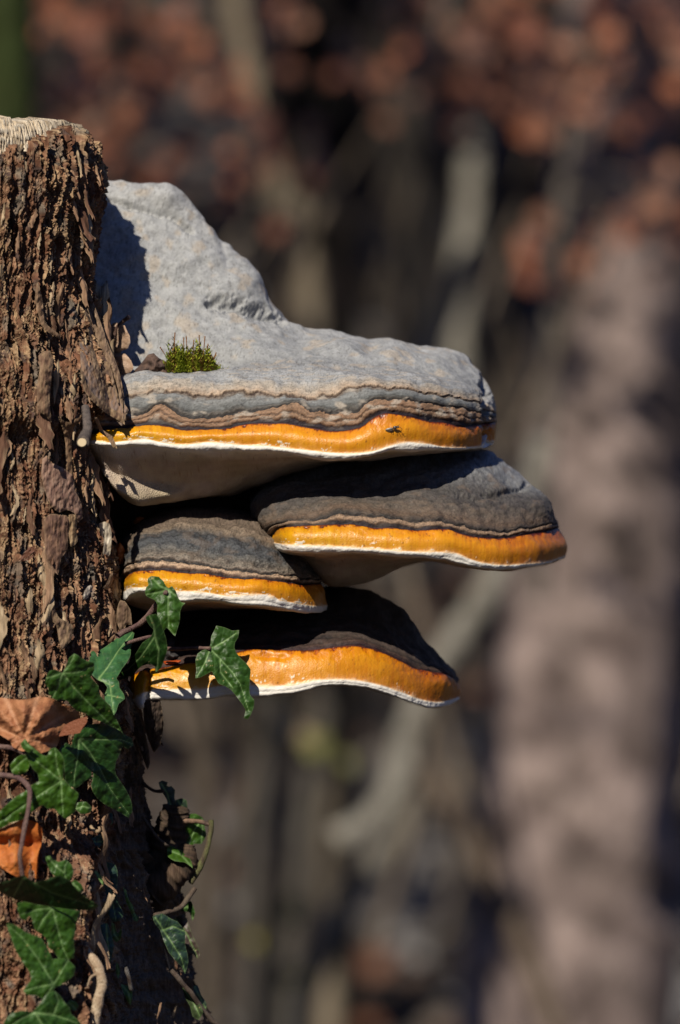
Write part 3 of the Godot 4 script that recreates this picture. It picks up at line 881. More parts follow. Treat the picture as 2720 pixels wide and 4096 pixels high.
func build_ivy() -> void:
	var o := thing("ivy_vine", "glossy green ivy with pale veined lobed leaves climbing the sunlit front of the stump", "ivy", S(0, 4096, 100))
	var a := Vector2(400, 2250)
	var b := Vector2(0, 2600)
	var c := Vector2(0, 3312)
	for d in [
		{"n": a, "z": 60.0, "gx": -0.02, "gy": 0.015, "tone": 0.5, "o": [385, 125, 410, 108, 470, 115, 508, 150, 528, 188, 546, 206, 575, 188, 605, 225, 625, 280, 650, 318, 684, 325, 655, 352, 640, 400, 640, 460, 620, 530, 600, 590, 570, 560, 535, 518, 510, 548, 500, 580, 482, 490, 462, 430, 455, 390, 460, 340, 440, 300, 400, 285, 370, 270, 358, 240, 368, 200, 390, 180, 380, 150], "v": [[546, 215, 545, 380, 548, 520, 592, 575], [546, 215, 480, 190, 412, 118], [546, 215, 460, 240, 370, 255], [546, 215, 600, 260, 670, 325]]},
		{"n": a, "z": 50.0, "gx": 0.16, "gy": -0.10, "tone": 0.0, "o": [365, 435, 400, 418, 450, 410, 470, 440, 490, 490, 515, 560, 530, 610, 540, 690, 520, 760, 490, 840, 445, 880, 440, 830, 400, 810, 330, 830, 270, 890, 200, 930, 130, 942, 78, 915, 150, 885, 230, 800, 290, 720, 340, 640, 410, 590, 430, 540, 400, 510, 375, 470], "v": [[440, 590, 330, 750, 230, 850, 90, 918], [440, 590, 470, 700, 455, 870], [440, 590, 430, 500, 395, 425]]},
		{"n": a, "z": 56.0, "gx": -0.02, "gy": 0.13, "tone": 0.35, "col": Color(0.028, 0.085, 0.03), "o": [-60, 690, 0, 700, 40, 676, 75, 650, 120, 615, 150, 590, 200, 555, 245, 543, 275, 565, 265, 610, 247, 680, 245, 740, 215, 800, 175, 850, 160, 880, 130, 930, 152, 955, 155, 1000, 190, 1050, 200, 1090, 150, 1130, 130, 1190, 110, 1222, 85, 1150, 40, 1110, 35, 1060, 60, 1000, 30, 960, -20, 940, -80, 880, -90, 780], "v": [[-10, 930, 60, 840, 150, 700, 262, 560], [-10, 930, 80, 980, 110, 1200], [-10, 930, 60, 1060, 180, 1085]]},
		{"n": a, "z": 38.0, "gx": -0.03, "gy": 0.02, "tone": 0.3, "o": [930, 505, 1000, 520, 1060, 545, 1112, 540, 1105, 600, 1080, 640, 1075, 680, 1090, 720, 1130, 770, 1165, 800, 1205, 855, 1200, 920, 1195, 1000, 1200, 1060, 1235, 1100, 1230, 1160, 1200, 1230, 1182, 1255, 1150, 1245, 1165, 1180, 1120, 1110, 1050, 1020, 1000, 990, 950, 970, 920, 920, 895, 870, 860, 890, 800, 920, 763, 927, 770, 860, 763, 780, 780, 730, 820, 700, 870, 690, 885, 650, 890, 590, 915, 540], "v": [[880, 690, 960, 770, 1060, 880, 1120, 970, 1190, 1190], [880, 690, 980, 640, 1090, 565], [880, 690, 840, 800, 775, 915], [960, 780, 965, 880, 1060, 1000]]},
		{"n": b, "off": 26.0, "gx": -0.10, "gy": -0.03, "tone": 0.45, "o": [595, 25, 650, 60, 700, 90, 752, 100, 755, 160, 735, 200, 722, 218, 760, 255, 790, 290, 790, 350, 830, 395, 870, 440, 910, 500, 940, 570, 970, 620, 982, 662, 930, 630, 860, 600, 800, 570, 720, 540, 690, 510, 620, 490, 570, 450, 545, 410, 500, 395, 460, 405, 420, 385, 390, 350, 385, 300, 360, 270, 375, 200, 400, 165, 440, 155, 500, 182, 530, 120, 555, 60], "v": [[500, 183, 600, 310, 720, 435, 860, 570, 975, 655], [500, 183, 560, 110, 596, 35], [500, 183, 620, 180, 745, 130], [500, 183, 440, 205, 372, 225], [500, 183, 470, 280, 425, 375]]},
		{"n": b, "off": 22.0, "gx": -0.12, "gy": 0.0, "tone": 0.1, "o": [600, 670, 640, 655, 700, 600, 760, 590, 830, 590, 900, 610, 960, 640, 1000, 680, 1052, 705, 1067, 765, 1020, 792, 985, 770, 970, 800, 950, 850, 930, 890, 920, 950, 930, 1000, 980, 1075, 1010, 1120, 1040, 1180, 1057, 1240, 1057, 1300, 1030, 1342, 960, 1300, 900, 1270, 830, 1230, 780, 1190, 740, 1130, 728, 1080, 745, 1020, 745, 900, 735, 900, 730, 1030, 690, 1040, 650, 1075, 600, 1112, 560, 1090, 520, 1040, 515, 960, 510, 900, 490, 830, 475, 790, 530, 740, 570, 770, 580, 725], "v": [[630, 710, 720, 820, 800, 950, 880, 1110, 1045, 1330], [630, 710, 830, 718, 960, 715, 1060, 750], [630, 710, 625, 830, 595, 1000, 590, 1100]]},
		{"n": b, "off": 32.0, "gx": -0.04, "gy": -0.02, "tone": 0.75, "o": [200, 830, 240, 808, 290, 800, 345, 842, 380, 848, 400, 790, 440, 778, 482, 820, 510, 870, 512, 950, 505, 1020, 540, 1070, 570, 1100, 600, 1120, 632, 1150, 610, 1220, 600, 1290, 560, 1330, 520, 1347, 470, 1310, 440, 1270, 380, 1270, 340, 1240, 310, 1260, 260, 1290, 240, 1330, 170, 1360, 90, 1380, 40, 1410, -40, 1440, -30, 1320, 60, 1230, 130, 1170, 200, 1130, 250, 1080, 312, 1050, 300, 990, 260, 950, 235, 900], "v": [[490, 1045, 300, 1170, 150, 1270, -20, 1390], [490, 1045, 495, 1180, 505, 1330], [490, 1045, 455, 930, 440, 790], [490, 1045, 360, 945, 220, 830]]},
		{"n": b, "off": 26.0, "tone": 1.0, "o": [80, 920, 120, 870, 170, 835, 215, 840, 240, 900, 225, 960, 170, 1000, 100, 990, 85, 950], "v": [[215, 860, 150, 910, 95, 965]]},
		{"n": b, "off": 38.0, "tone": 0.8, "o": [200, 708, 230, 750, 290, 800, 230, 822, 180, 790, 163, 750], "v": [[270, 800, 200, 750, 195, 720]]},
		{"n": b, "off": 12.0, "tone": 0.6, "o": [603, 1270, 620, 1220, 690, 1213, 738, 1265, 720, 1302, 650, 1312], "v": [[735, 1270, 660, 1250, 610, 1270]]},
		{"n": c, "off": 34.0, "gy": -0.16, "gx": 0.02, "tone": 0.0, "col": Color(0.012, 0.036, 0.012), "o": [-40, 450, 0, 438, 60, 420, 130, 395, 190, 378, 280, 435, 380, 410, 470, 378, 560, 420, 620, 500, 700, 560, 792, 622, 760, 650, 680, 660, 560, 650, 420, 630, 280, 610, 140, 580, 60, 545, -20, 500], "v": [[190, 390, 150, 470, 110, 545], [190, 390, 420, 520, 780, 630]]},
		{"n": c, "off": 22.0, "gx": -0.08, "tone": 0.5, "o": [140, 600, 190, 588, 300, 612, 420, 628, 530, 640, 642, 668, 610, 740, 600, 830, 590, 900, 597, 980, 590, 1040, 545, 1060, 470, 1045, 430, 985, 390, 960, 375, 890, 340, 855, 280, 815, 245, 700, 200, 742, 160, 722, 138, 640], "v": [[420, 640, 460, 800, 500, 950, 548, 1055], [420, 640, 310, 650, 170, 690], [420, 640, 340, 740, 300, 820]]},
		{"n": c, "off": 25.0, "gx": -0.08, "gy": 0.03, "tone": 0.5, "o": [48, 763, 110, 770, 160, 800, 200, 830, 230, 842, 280, 860, 330, 880, 370, 940, 400, 1000, 420, 1050, 470, 1042, 540, 1050, 600, 1110, 590, 1180, 540, 1220, 480, 1260, 440, 1272, 430, 1300, 360, 1372, 290, 1340, 220, 1335, 183, 1305, 250, 1210, 240, 1160, 200, 1100, 160, 1040, 120, 970, 90, 880], "v": [[430, 1250, 300, 1040, 180, 880, 60, 775], [430, 1250, 310, 1270, 195, 1302], [430, 1250, 490, 1150, 545, 1060], [430, 1250, 390, 1310, 362, 1360]]},
		{"n": c, "off": 20.0, "gx": -0.07, "tone": 0.25, "o": [28, 1560, 60, 1510, 110, 1475, 180, 1462, 258, 1470, 290, 1440, 330, 1390, 370, 1330, 430, 1300, 480, 1340, 512, 1390, 560, 1440, 570, 1490, 620, 1530, 652, 1570, 600, 1640, 300, 1680, 60, 1640], "v": [[278, 1478, 330, 1560, 380, 1660], [278, 1478, 430, 1490, 470, 1380, 440, 1310], [278, 1478, 440, 1500, 620, 1560], [278, 1478, 160, 1530, 60, 1600]]},
		{"n": c, "off": 12.0, "tone": 0.55, "o": [360, 230, 400, 218, 420, 250, 470, 272, 530, 253, 577, 300, 587, 370, 562, 410, 530, 442, 480, 410, 430, 380, 393, 330], "v": [[380, 230, 450, 310, 515, 360, 535, 435], [515, 360, 520, 300, 545, 262]]},
		{"n": c, "off": 13.0, "tone": 0.45, "o": [563, 440, 600, 413, 650, 450, 672, 500, 640, 532, 588, 480], "v": [[570, 440, 615, 470, 655, 515]]},
		{"n": c, "off": 8.0, "tone": 1.0, "o": [535, 1400, 560, 1375, 610, 1390, 632, 1425, 600, 1465, 560, 1450], "v": [[540, 1390, 580, 1420, 610, 1450]]},
	]:
		d.x = d.n.x
		d.y = d.n.y
		ivy_leaf(o, d)
	var br := rgb(0.13, 0.075, 0.075)
	var bg := rgb(0.20, 0.13, 0.11)
	var st := func(p: Array, r: float) -> void:
		var path := []
		var rad := []
		for i in range(0, p.size(), 3):
			path.append(S(p[i], p[i + 1], p[i + 2]))
			rad.append(r * (1.0 - 0.25 * i / p.size()))
		put("stem", tube(path, rad, 10, 6, 0.25, br, bg), M.stem, o)
	st.call([-40, 2985, 104, 45, 2992, 106, 95, 3015, 106, 140, 3050, 108], 0.0013)
	st.call([-40, 3098, 112, 50, 3105, 114, 90, 3122, 116, 118, 3162, 120, 113, 3240, 124, 100, 3300, 126, 86, 3385, 128, 80, 3430, 128, 90, 3505, 126], 0.0014)
	st.call([520, 2518, 44, 565, 2490, 46, 595, 2460, 48, 618, 2425, 50, 640, 2400, 54, 665, 2368, 60], 0.0014)
	st.call([500, 2575, 46, 540, 2562, 46, 590, 2549, 46, 612, 2545, 48], 0.0010)
	st.call([640, 2594, 22, 700, 2596, 26, 760, 2593, 32, 800, 2592, 36, 842, 2594, 39], 0.0011)
	st.call([470, 2545, 52, 490, 2530, 50, 520, 2518, 46], 0.0016)

	var q := thing("ivy_vine", "dull ivy with small curled leaves hanging on the dark shaded right flank of the stump", "ivy", S(650, 4096, 0))
	var e := Vector2(300, 3100)
	for d in [
		{"n": c, "off": 9.0, "tone": 0.0, "col": Color(0.016, 0.035, 0.03), "o": [750, 270, 800, 248, 850, 270, 920, 290, 942, 350, 940, 450, 930, 520, 950, 600, 990, 690, 960, 740, 900, 750, 860, 680, 850, 600, 840, 520, 800, 430, 760, 340], "v": [[850, 290, 880, 450, 910, 640, 930, 740]]},
		{"n": c, "off": 13.0, "tone": 0.9, "o": [735, 320, 775, 345, 810, 385, 828, 440, 822, 480, 800, 430, 770, 385], "v": [[740, 325, 800, 400, 824, 470]]},
		{"n": c, "off": 10.0, "tone": 0.5, "o": [890, 750, 920, 770, 930, 830, 950, 850, 965, 790, 975, 830, 965, 890, 930, 915, 895, 880], "v": [[900, 760, 915, 850, 945, 890]]},
		{"n": c, "off": 9.0, "tone": 0.9, "o": [985, 470, 1010, 500, 1030, 570, 1065, 620, 1080, 680, 1112, 720, 1100, 750, 1070, 740, 1050, 680, 1010, 600], "v": [[990, 480, 1050, 620, 1095, 735]]},
		{"n": e, "z": 6.0, "gx": -0.05, "tone": 0.1, "col": Color(0.018, 0.036, 0.026), "o": [620, 1130, 700, 1108, 770, 1150, 820, 1172, 882, 1250, 880, 1350, 900, 1430, 907, 1500, 880, 1592, 850, 1530, 800, 1480, 750, 1420, 710, 1330, 680, 1240, 640, 1190], "v": [[705, 1240, 780, 1350, 850, 1460, 880, 1580], [705, 1240, 780, 1210, 875, 1250], [705, 1240, 670, 1180, 640, 1140]]},
		{"n": e, "z": -14.0, "tone": 0.6, "o": [890, 320, 960, 308, 1022, 340, 1040, 430, 1052, 480, 1010, 552, 950, 550, 900, 612, 880, 500, 875, 400], "v": [[1015, 350, 950, 450, 900, 590], [1015, 350, 1020, 450, 1010, 545]]},
		{"n": e, "z": -2.0, "gx": -0.06, "gy": 0.12, "tone": 0.8, "o": [740, 562, 820, 588, 890, 620, 930, 690, 942, 745, 880, 700, 800, 690, 740, 652], "v": [[745, 600, 850, 640, 935, 735]]},
		{"n": e, "z": -12.0, "gx": 0.1, "tone": 0.0, "o": [830, 1080, 880, 1008, 930, 1010, 962, 1100, 940, 1168, 918, 1100], "v": [[840, 1080, 900, 1050, 945, 1150]]},
		{"n": e, "z": -10.0, "gx": 0.0, "col": Color(0.06, 0.042, 0.035), "o": [790, 1150, 870, 1115, 900, 1170, 940, 1280, 985, 1370, 1000, 1440, 975, 1470, 940, 1420, 885, 1390, 860, 1270], "v": [[800, 1150, 900, 1280, 980, 1460]]},
		{"n": e, "z": -16.0, "col": Color(0.03, 0.045, 0.04), "o": [668, 60, 700, 45, 742, 60, 730, 100, 770, 88, 800, 120, 795, 180, 808, 220, 790, 280, 750, 300, 735, 200, 690, 125], "v": [[690, 70, 740, 150, 775, 280]]},
		{"n": e, "z": -20.0, "col": Color(0.02, 0.035, 0.02), "o": [805, 200, 850, 185, 893, 200, 900, 260, 880, 310, 830, 330, 800, 270], "v": [[820, 200, 860, 260, 850, 320]]},
		{"n": e, "z": -6.0, "col": Color(0.035, 0.05, 0.022), "gx": 0.1, "o": [860, 1700, 910, 1720, 950, 1790, 1010, 1850, 1025, 1900, 990, 1960, 940, 1930, 920, 1850, 880, 1780], "v": [[870, 1710, 950, 1820, 1000, 1930]]},
		{"n": c, "off": 9.0, "tone": 0.75, "o": [960, 1245, 1010, 1260, 1055, 1270, 1060, 1340, 1045, 1420, 1010, 1370, 985, 1310], "v": [[970, 1250, 1030, 1320, 1045, 1410]]},
		{"n": e, "off": 8.0, "col": Color(0.02, 0.05, 0.045), "o": [218, 300, 260, 285, 300, 310, 305, 380, 290, 400, 225, 395], "v": [[225, 300, 265, 350, 295, 390]]},
		{"n": e, "z": -18.0, "col": Color(0.025, 0.04, 0.035), "o": [945, 1690, 980, 1680, 1010, 1760, 1055, 1830, 1050, 1880, 1000, 1850, 960, 1770], "v": [[955, 1690, 1000, 1780, 1045, 1870]]},
		{"n": c, "off": 10.0, "col": Color(0.02, 0.045, 0.04), "o": [800, 780, 860, 760, 890, 850, 912, 940, 880, 1080, 850, 1030, 810, 960, 795, 880], "v": [[850, 770, 860, 900, 878, 1070]]},
		{"n": c, "off": 9.0, "tone": 0.9, "o": [930, 1070, 955, 1100, 962, 1160, 945, 1210, 925, 1150], "v": [[935, 1080, 948, 1150, 944, 1200]]},
		{"n": c, "off": 9.0, "col": Color(0.02, 0.04, 0.04), "o": [660, 60, 720, 90, 800, 50, 830, 110, 790, 160, 700, 150], "v": [[670, 80, 740, 110, 820, 110]]},
	]:
		d.x = d.n.x
		d.y = d.n.y
		ivy_leaf(q, d)
	var br2 := rgb(0.10, 0.07, 0.055)
	var st2 := func(p: Array, r: float, c1: Color) -> void:
		var path := []
		var rad := []
		for i in range(0, p.size(), 3):
			path.append(S(300 + p[i] * 0.5, 3100 + p[i + 1] * 0.5, p[i + 2]))
			rad.append(r)
		put("stem", tube(path, rad, 10, 6, 0.3, br2, c1), M.stem, q)
	st2.call([540, 60, -20, 580, 95, -18, 640, 128, -16, 710, 128, -14], 0.0009, br2)
	st2.call([790, 390, -12, 870, 372, -10, 980, 370, -9, 1085, 400, -8], 0.0012, rgb(0.30, 0.19, 0.13))
	st2.call([1085, 360, -8, 1085, 440, -8, 1062, 560, -8, 1030, 660, -8, 985, 770, -9, 925, 865, -10], 0.0015, rgb(0.16, 0.17, 0.07))
	st2.call([960, 905, -10, 915, 970, -8, 840, 1060, -4, 700, 1110, 4, 640, 1120, 8], 0.0013, rgb(0.14, 0.11, 0.085))
	st2.call([540, 330, 0, 600, 420, 2, 660, 500, 4, 720, 555, 4, 745, 570, 0], 0.0008, rgb(0.14, 0.11, 0.085))
	st2.call([770, 1560, 2, 820, 1620, 2, 880, 1690, 0, 940, 1760, -2, 1000, 1850, -6, 1090, 1960, -10, 1150, 2010, -12], 0.0013, rgb(0.15, 0.12, 0.10))
	st2.call([400, 1530, 62, 430, 1620, 60, 450, 1720, 56], 0.0011, rgb(0.26, 0.25, 0.24))

func build_litter_on_stump() -> void:
	var fan := Vector2(98, 2955)
	var z0 := tz(130, 2900) + 24.0
	var zf := func(p: Vector2, e: float) -> float:
		var d := p - fan
		var an := atan2(d.x, -d.y)
		var r := d.length()
		return z0 + 2.6 * cos(an * 8.5 + 0.6) * sst(10.0, 120.0, r) - 0.0009 * (p.x - 90.0) * (p.x - 90.0) + 3.0 * n1.get_noise_2d(p.x * 0.15, p.y * 0.15) + (7.0 * sst(235.0, 340.0, p.x) * sst(2905.0, 2850.0, p.y)) - 0.05 * (2900.0 - p.y) * sst(2840.0, 2790.0, p.y) + 0.7 * n1.get_noise_2d(p.x * 0.8, p.y * 0.8)
	var cf := func(p: Vector2, e: float) -> Color:
		var d := p - fan
		var an := atan2(d.x, -d.y)
		var rib := pow(0.5 + 0.5 * cos(an * 8.5 + 0.6 + PI), 14.0)
		var c := rgb(0.40, 0.18, 0.085).lerp(rgb(0.30, 0.12, 0.055), clampf(0.5 + 1.5 * n1.get_noise_2d(p.x * 0.4, p.y * 0.4), 0, 1))
		return c.lerp(rgb(0.52, 0.28, 0.16), rib * 0.7)
	var big := conv([-60, 385, 0, 380, 60, 388, 150, 400, 225, 393, 310, 374, 400, 383, 480, 420, 560, 452, 640, 486, 692, 518, 697, 570, 660, 622, 640, 662, 560, 672, 510, 668, 480, 700, 470, 740, 440, 790, 370, 812, 320, 830, 260, 795, 180, 812, 100, 775, 80, 730, 0, 680, -60, 640], 0, 2600)
	var o := thing("dead_leaf", "large pleated brown dead leaf with a curled tip caught between ivy and bark", "dead leaf", S(180, 2950, z0))
	put("blade", sheet(big, 3.5, zf, cf), M.dry_leaf, o)
	# the tip that folds back over itself
	put("folded_tip", sheet(conv([470, 690, 520, 600, 600, 560, 697, 530, 697, 575, 660, 625, 640, 664, 560, 676], 0, 2600), 3.5, func(p: Vector2, e: float) -> float: return z0 - 14.0 + 0.04 * (p.x - 290.0), func(_p: Vector2, _e: float) -> Color: return rgb(0.22, 0.08, 0.04)), M.dry_leaf, o)
	var z1 := tz(70, 3400) + 12.0
	o = thing("dead_leaf", "bright orange brown dead leaf cupped against the stump behind a vine stem", "dead leaf", S(70, 3480, z1))
	var fan2 := Vector2(60, 3520)
	put("blade", sheet(conv([-80, 1425, 0, 1432, 90, 1392, 200, 1348, 300, 1385, 332, 1420, 342, 1500, 310, 1640, 302, 1800, 308, 1830, 200, 1830, 130, 1815, 0, 1740, -80, 1700], 0, 2600), 4.0,
		func(p: Vector2, e: float) -> float: return z1 - 9.0 * exp(-pow((p.x - 125.0) / 42.0, 2.0)) + 2.0 * n1.get_noise_2d(p.x * 0.2, p.y * 0.2) - 6.0 * exp(-pow((p.y - 3372.0) / 26.0, 2.0)),
		func(p: Vector2, _e: float) -> Color:
			var rib := pow(0.5 + 0.5 * cos(atan2(p.x - fan2.x, fan2.y - p.y) * 9.0), 12.0)
			return rgb(0.50, 0.15, 0.03).lerp(rgb(0.36, 0.10, 0.025), clampf(0.5 + n1.get_noise_2d(p.x * 0.4, p.y * 0.4), 0, 1)).lerp(rgb(0.60, 0.25, 0.08), rib * 0.4)), M.dry_leaf, o)
	# small lobed leaf behind the bark, on top of the upper bracket
	var oak := []
	for v in [1085, 1000, 1060, 800, 1075, 680, 1110, 600, 1140, 540, 1190, 497, 1250, 505, 1305, 530, 1330, 590, 1357, 640, 1362, 710, 1330, 770, 1275, 795, 1232, 808, 1310, 826, 1370, 895, 1396, 970, 1370, 1012, 1310, 1037, 1280, 1062, 1200, 1092, 1150, 1080]:
		oak.append(v * 0.3827 + (1100.0 if oak.size() % 2 == 1 else 0.0))
	o = thing("dead_leaf", "small pale tan lobed dead leaf standing in the gap behind the bark flap", "dead leaf", S(460, 1510, -8))
	put("blade", sheet(oak, 3.5, func(p: Vector2, e: float) -> float: return -8.0 + 0.13 * (p.x - 460.0) + 0.02 * (1400.0 - p.y) - 1.0 * exp(-e / 10.0) - 3.0 * exp(-pow((p.y - 1410.0) / 10.0, 2.0)) + 0.8 * n1.get_noise_2d(p.x * 0.3, p.y * 0.3),
		func(p: Vector2, _e: float) -> Color: return rgb(0.50, 0.36, 0.27).lerp(rgb(0.38, 0.25, 0.17), clampf(0.5 + 1.4 * n1.get_noise_2d(p.x * 0.5, p.y * 0.5), 0, 1))), M.dry_leaf, o)
	put("stalk", tube([S(450, 1370, -6), S(468, 1310, -5), S(490, 1288, -4), S(516, 1267, -2)], [0.0009, 0.0009, 0.0010, 0.0012], 8, 5, 0.3, rgb(0.09, 0.05, 0.04), rgb(0.2, 0.13, 0.1)), M.stem, o)
	o = thing("bark_fragment", "dark brown crumb of bark lying between the tan leaf and the moss", "bark fragment", S(600, 1490, 0))
	put("lump", sheet([530, 1492, 555, 1465, 575, 1440, 592, 1418, 615, 1412, 622, 1420, 640, 1435, 668, 1448, 672, 1500, 610, 1506], 4.0, func(p: Vector2, e: float) -> float: return -4.0 + 6.0 * (1.0 - exp(-e / 18.0)) + 3.0 * n1.get_noise_2d(p.x * 0.4, p.y * 0.4),
		func(p: Vector2, _e: float) -> Color: return rgb(0.15, 0.10, 0.08).lerp(rgb(0.08, 0.055, 0.05), clampf(0.5 + 1.5 * n1.get_noise_2d(p.x * 0.5, p.y * 0.5), 0, 1))), M.bark, o)
	# twig stub
	o = thing("twig_stub", "grey ringed twig stub with a pale cut end jutting from the bark under the flap", "twig", S(330, 1780, 70))
	put("bark", tube([S(342, 1630, 66), S(346, 1670, 72), S(349, 1715, 78), S(338, 1750, 84), S(330, 1768, 92)], [0.0019, 0.0021, 0.0022, 0.0029, 0.0030], 26, 9, 0.18, rgb(0.10, 0.085, 0.08), rgb(0.17, 0.14, 0.125)), M.stem, o)
	var disc := CylinderMesh.new()
	disc.top_radius = 0.0021
	disc.bottom_radius = 0.0023
	disc.height = 0.0008
	disc.radial_segments = 20
	var end := put("cut_end", disc, tint("cut_end_wood", rgb(0.46, 0.36, 0.22)), o)
	end.transform = Transform3D(Basis(Vector3.RIGHT, PI / 2.0 - 0.25), S(328, 1770, 92.6) - o.position)
	# seed husk
	o = thing("seed_husk", "split orange brown seed husk stuck to the bark above the large dead leaf", "seed husk", S(112, 2240, tz(112, 2215)))
	for s in [[[78, 2238, 95, 2212, 120, 2188, 148, 2182, 130, 2196, 105, 2220, 84, 2243], 8.0], [[84, 2245, 112, 2232, 138, 2212, 150, 2184, 143, 2216, 120, 2238]  , 8.5], [[86, 2240, 105, 2218, 135, 2194, 143, 2192, 135, 2212, 112, 2230], 4.5]]:
		var off: float = tz(112, 2215) + s[1]
		put("valve", sheet(s[0], 3.0, func(p: Vector2, e: float) -> float: return off + 0.8 * n1.get_noise_2d(p.x, p.y), func(_p: Vector2, _e: float) -> Color: return rgb(0.34, 0.15, 0.06) if off > 90.0 else rgb(0.12, 0.05, 0.03)), M.dry_leaf, o)
	# pale bare root
	o = thing("bare_stick", "pale peeled crooked stick standing beside the ivy at the bottom of the stump", "stick", S(380, 4096, 110))
	put("wood", tube([S(352, 3790, 103), S(358, 3812, 105), S(372, 3835, 108), S(392, 3866, 110), S(405, 3910, 111), S(408, 3945, 111), S(398, 3975, 112), S(392, 4010, 112), S(382, 4060, 112), S(372, 4120, 112)], [0.0008, 0.0014, 0.0022, 0.0023, 0.0024, 0.0026, 0.0023, 0.0028, 0.0027, 0.0028], 22, 7, 0.16, rgb(0.62, 0.50, 0.36), rgb(0.42, 0.30, 0.20)), M.stem, o)
	put("side_root", tube([S(398, 3898, 111), S(378, 3900, 112), S(362, 3912, 113), S(350, 3945, 113)], [0.0008, 0.0007, 0.0006, 0.0004], 8, 5, 0.2, rgb(0.5, 0.4, 0.28), rgb(0.36, 0.26, 0.17)), M.stem, o)
	# the curled pale tendril
	o = thing("dry_tendril", "tiny curled pale tendril on dark bark below the ivy", "tendril", S(390, 3340, 80))
	put("strand", tube([S(364, 3305, 84), S(372, 3318, 86), S(388, 3326, 87), S(398, 3320, 86), S(396, 3308, 85)], [0.0008, 0.0009, 0.0009, 0.0008, 0.0005], 8, 6, 0.2, rgb(0.5, 0.38, 0.24), rgb(0.4, 0.28, 0.17)), M.stem, o)

func tint(called: String, c: Color, rough := 0.8) -> StandardMaterial3D:
	var m := StandardMaterial3D.new()
	m.resource_name = called
	m.albedo_color = c.linear_to_srgb()
	m.roughness = rough
	return m

func build_moss() -> void:
	var o := thing("moss_tuft", "small bright green moss cushion growing on the grey top of the largest bracket", "moss", S(770, 1490, 4))
	var v := PackedVector3Array()
	var c := PackedColorArray()
	var ix := PackedInt32Array()
	for i in 400:
		var fx := rng.randf_range(-1.0, 1.0)
		if i > 330:
			fx = rng.randfn(0.0, 0.55)
		var bx := 768.0 + fx * 96.0
		var bz := rng.randf_range(-6.0, 9.0)
		var tall: float = table([660, 30, 675, 90, 688, 140, 700, 125, 740, 105, 790, 118, 830, 100, 850, 60, 870, 20], bx) * (0.75 + 0.6 * n1.get_noise_2d(bx * 0.9, bz * 6.0)) * rng.randf_range(0.5, 1.1)
		var base := Vector2(bx, 1490.0)
		var lean := fx * 14.0 + rng.randf_range(-14.0, 14.0)
		var col := rgb(0.12, 0.17, 0.011).lerp(rgb(0.31, 0.33, 0.03), rng.randf())
		if rng.randf() < 0.28:
			col = rgb(0.18, 0.11, 0.03)
		var nl := int(tall / 5.5) + 3
		for k in nl:
			var t := float(k) / nl
			var p := S(base.x + lean * t * t, base.y - tall * t, bz)
			var an := k * 2.4 + i
			var out := Vector3(cos(an), rng.randf_range(0.5, 1.1), sin(an)).normalized()
			var ln := rng.randf_range(0.0012, 0.0032) * (1.2 - 0.5 * t)
			var sd := out.cross(Vector3.UP).normalized() * ln * 0.22
			var b := v.size()
			v.append_array(PackedVector3Array([p - sd, p + sd, p + out * ln * 0.6 + sd * 0.8, p + out * ln + Vector3(0, ln * 0.2, 0)]))
			var g := rng.randf_range(0.7, 1.25)
			for m in 4:
				c.append(Color(col.r * g, col.g * g, col.b * g))
			ix.append_array(PackedInt32Array([b, b + 1, b + 2, b, b + 2, b + 3]))
	put("shoots", arrays(v, soft_normals(v, ix), c, ix), M.moss, o, true)
	for d in [[700, 1330, 694, 1440], [745, 1345, 750, 1450], [797, 1340, 800, 1450], [820, 1345, 812, 1440], [865, 1410, 840, 1470], [640, 1388, 680, 1450], [775, 1360, 770, 1450], [832, 1375, 826, 1450], [735, 1350, 735, 1440]]:
		put("seta", tube([S(d[2], d[3], 4), S((d[0] + d[2]) * 0.5, (d[1] + d[3]) * 0.5, 5), S(d[0], d[1], 6)], [0.00022, 0.0002, 0.00032], 6, 4, 0.1, rgb(0.34, 0.16, 0.06), rgb(0.3, 0.13, 0.05)), M.stem, o)

func ball(o: Node3D, called: String, p: Vector3, r: Vector3, c: Color, turn := 0.0) -> void:
	var s := SphereMesh.new()
	s.radius = 1.0
	s.height = 2.0
	s.radial_segments = 20
	s.rings = 10
	var b := put(called, s, tint("shell", c, 0.35), o)
	b.transform = Transform3D(Basis(Vector3(0, 0, 1), turn) * Basis.from_scale(r * 0.001), p - o.position)

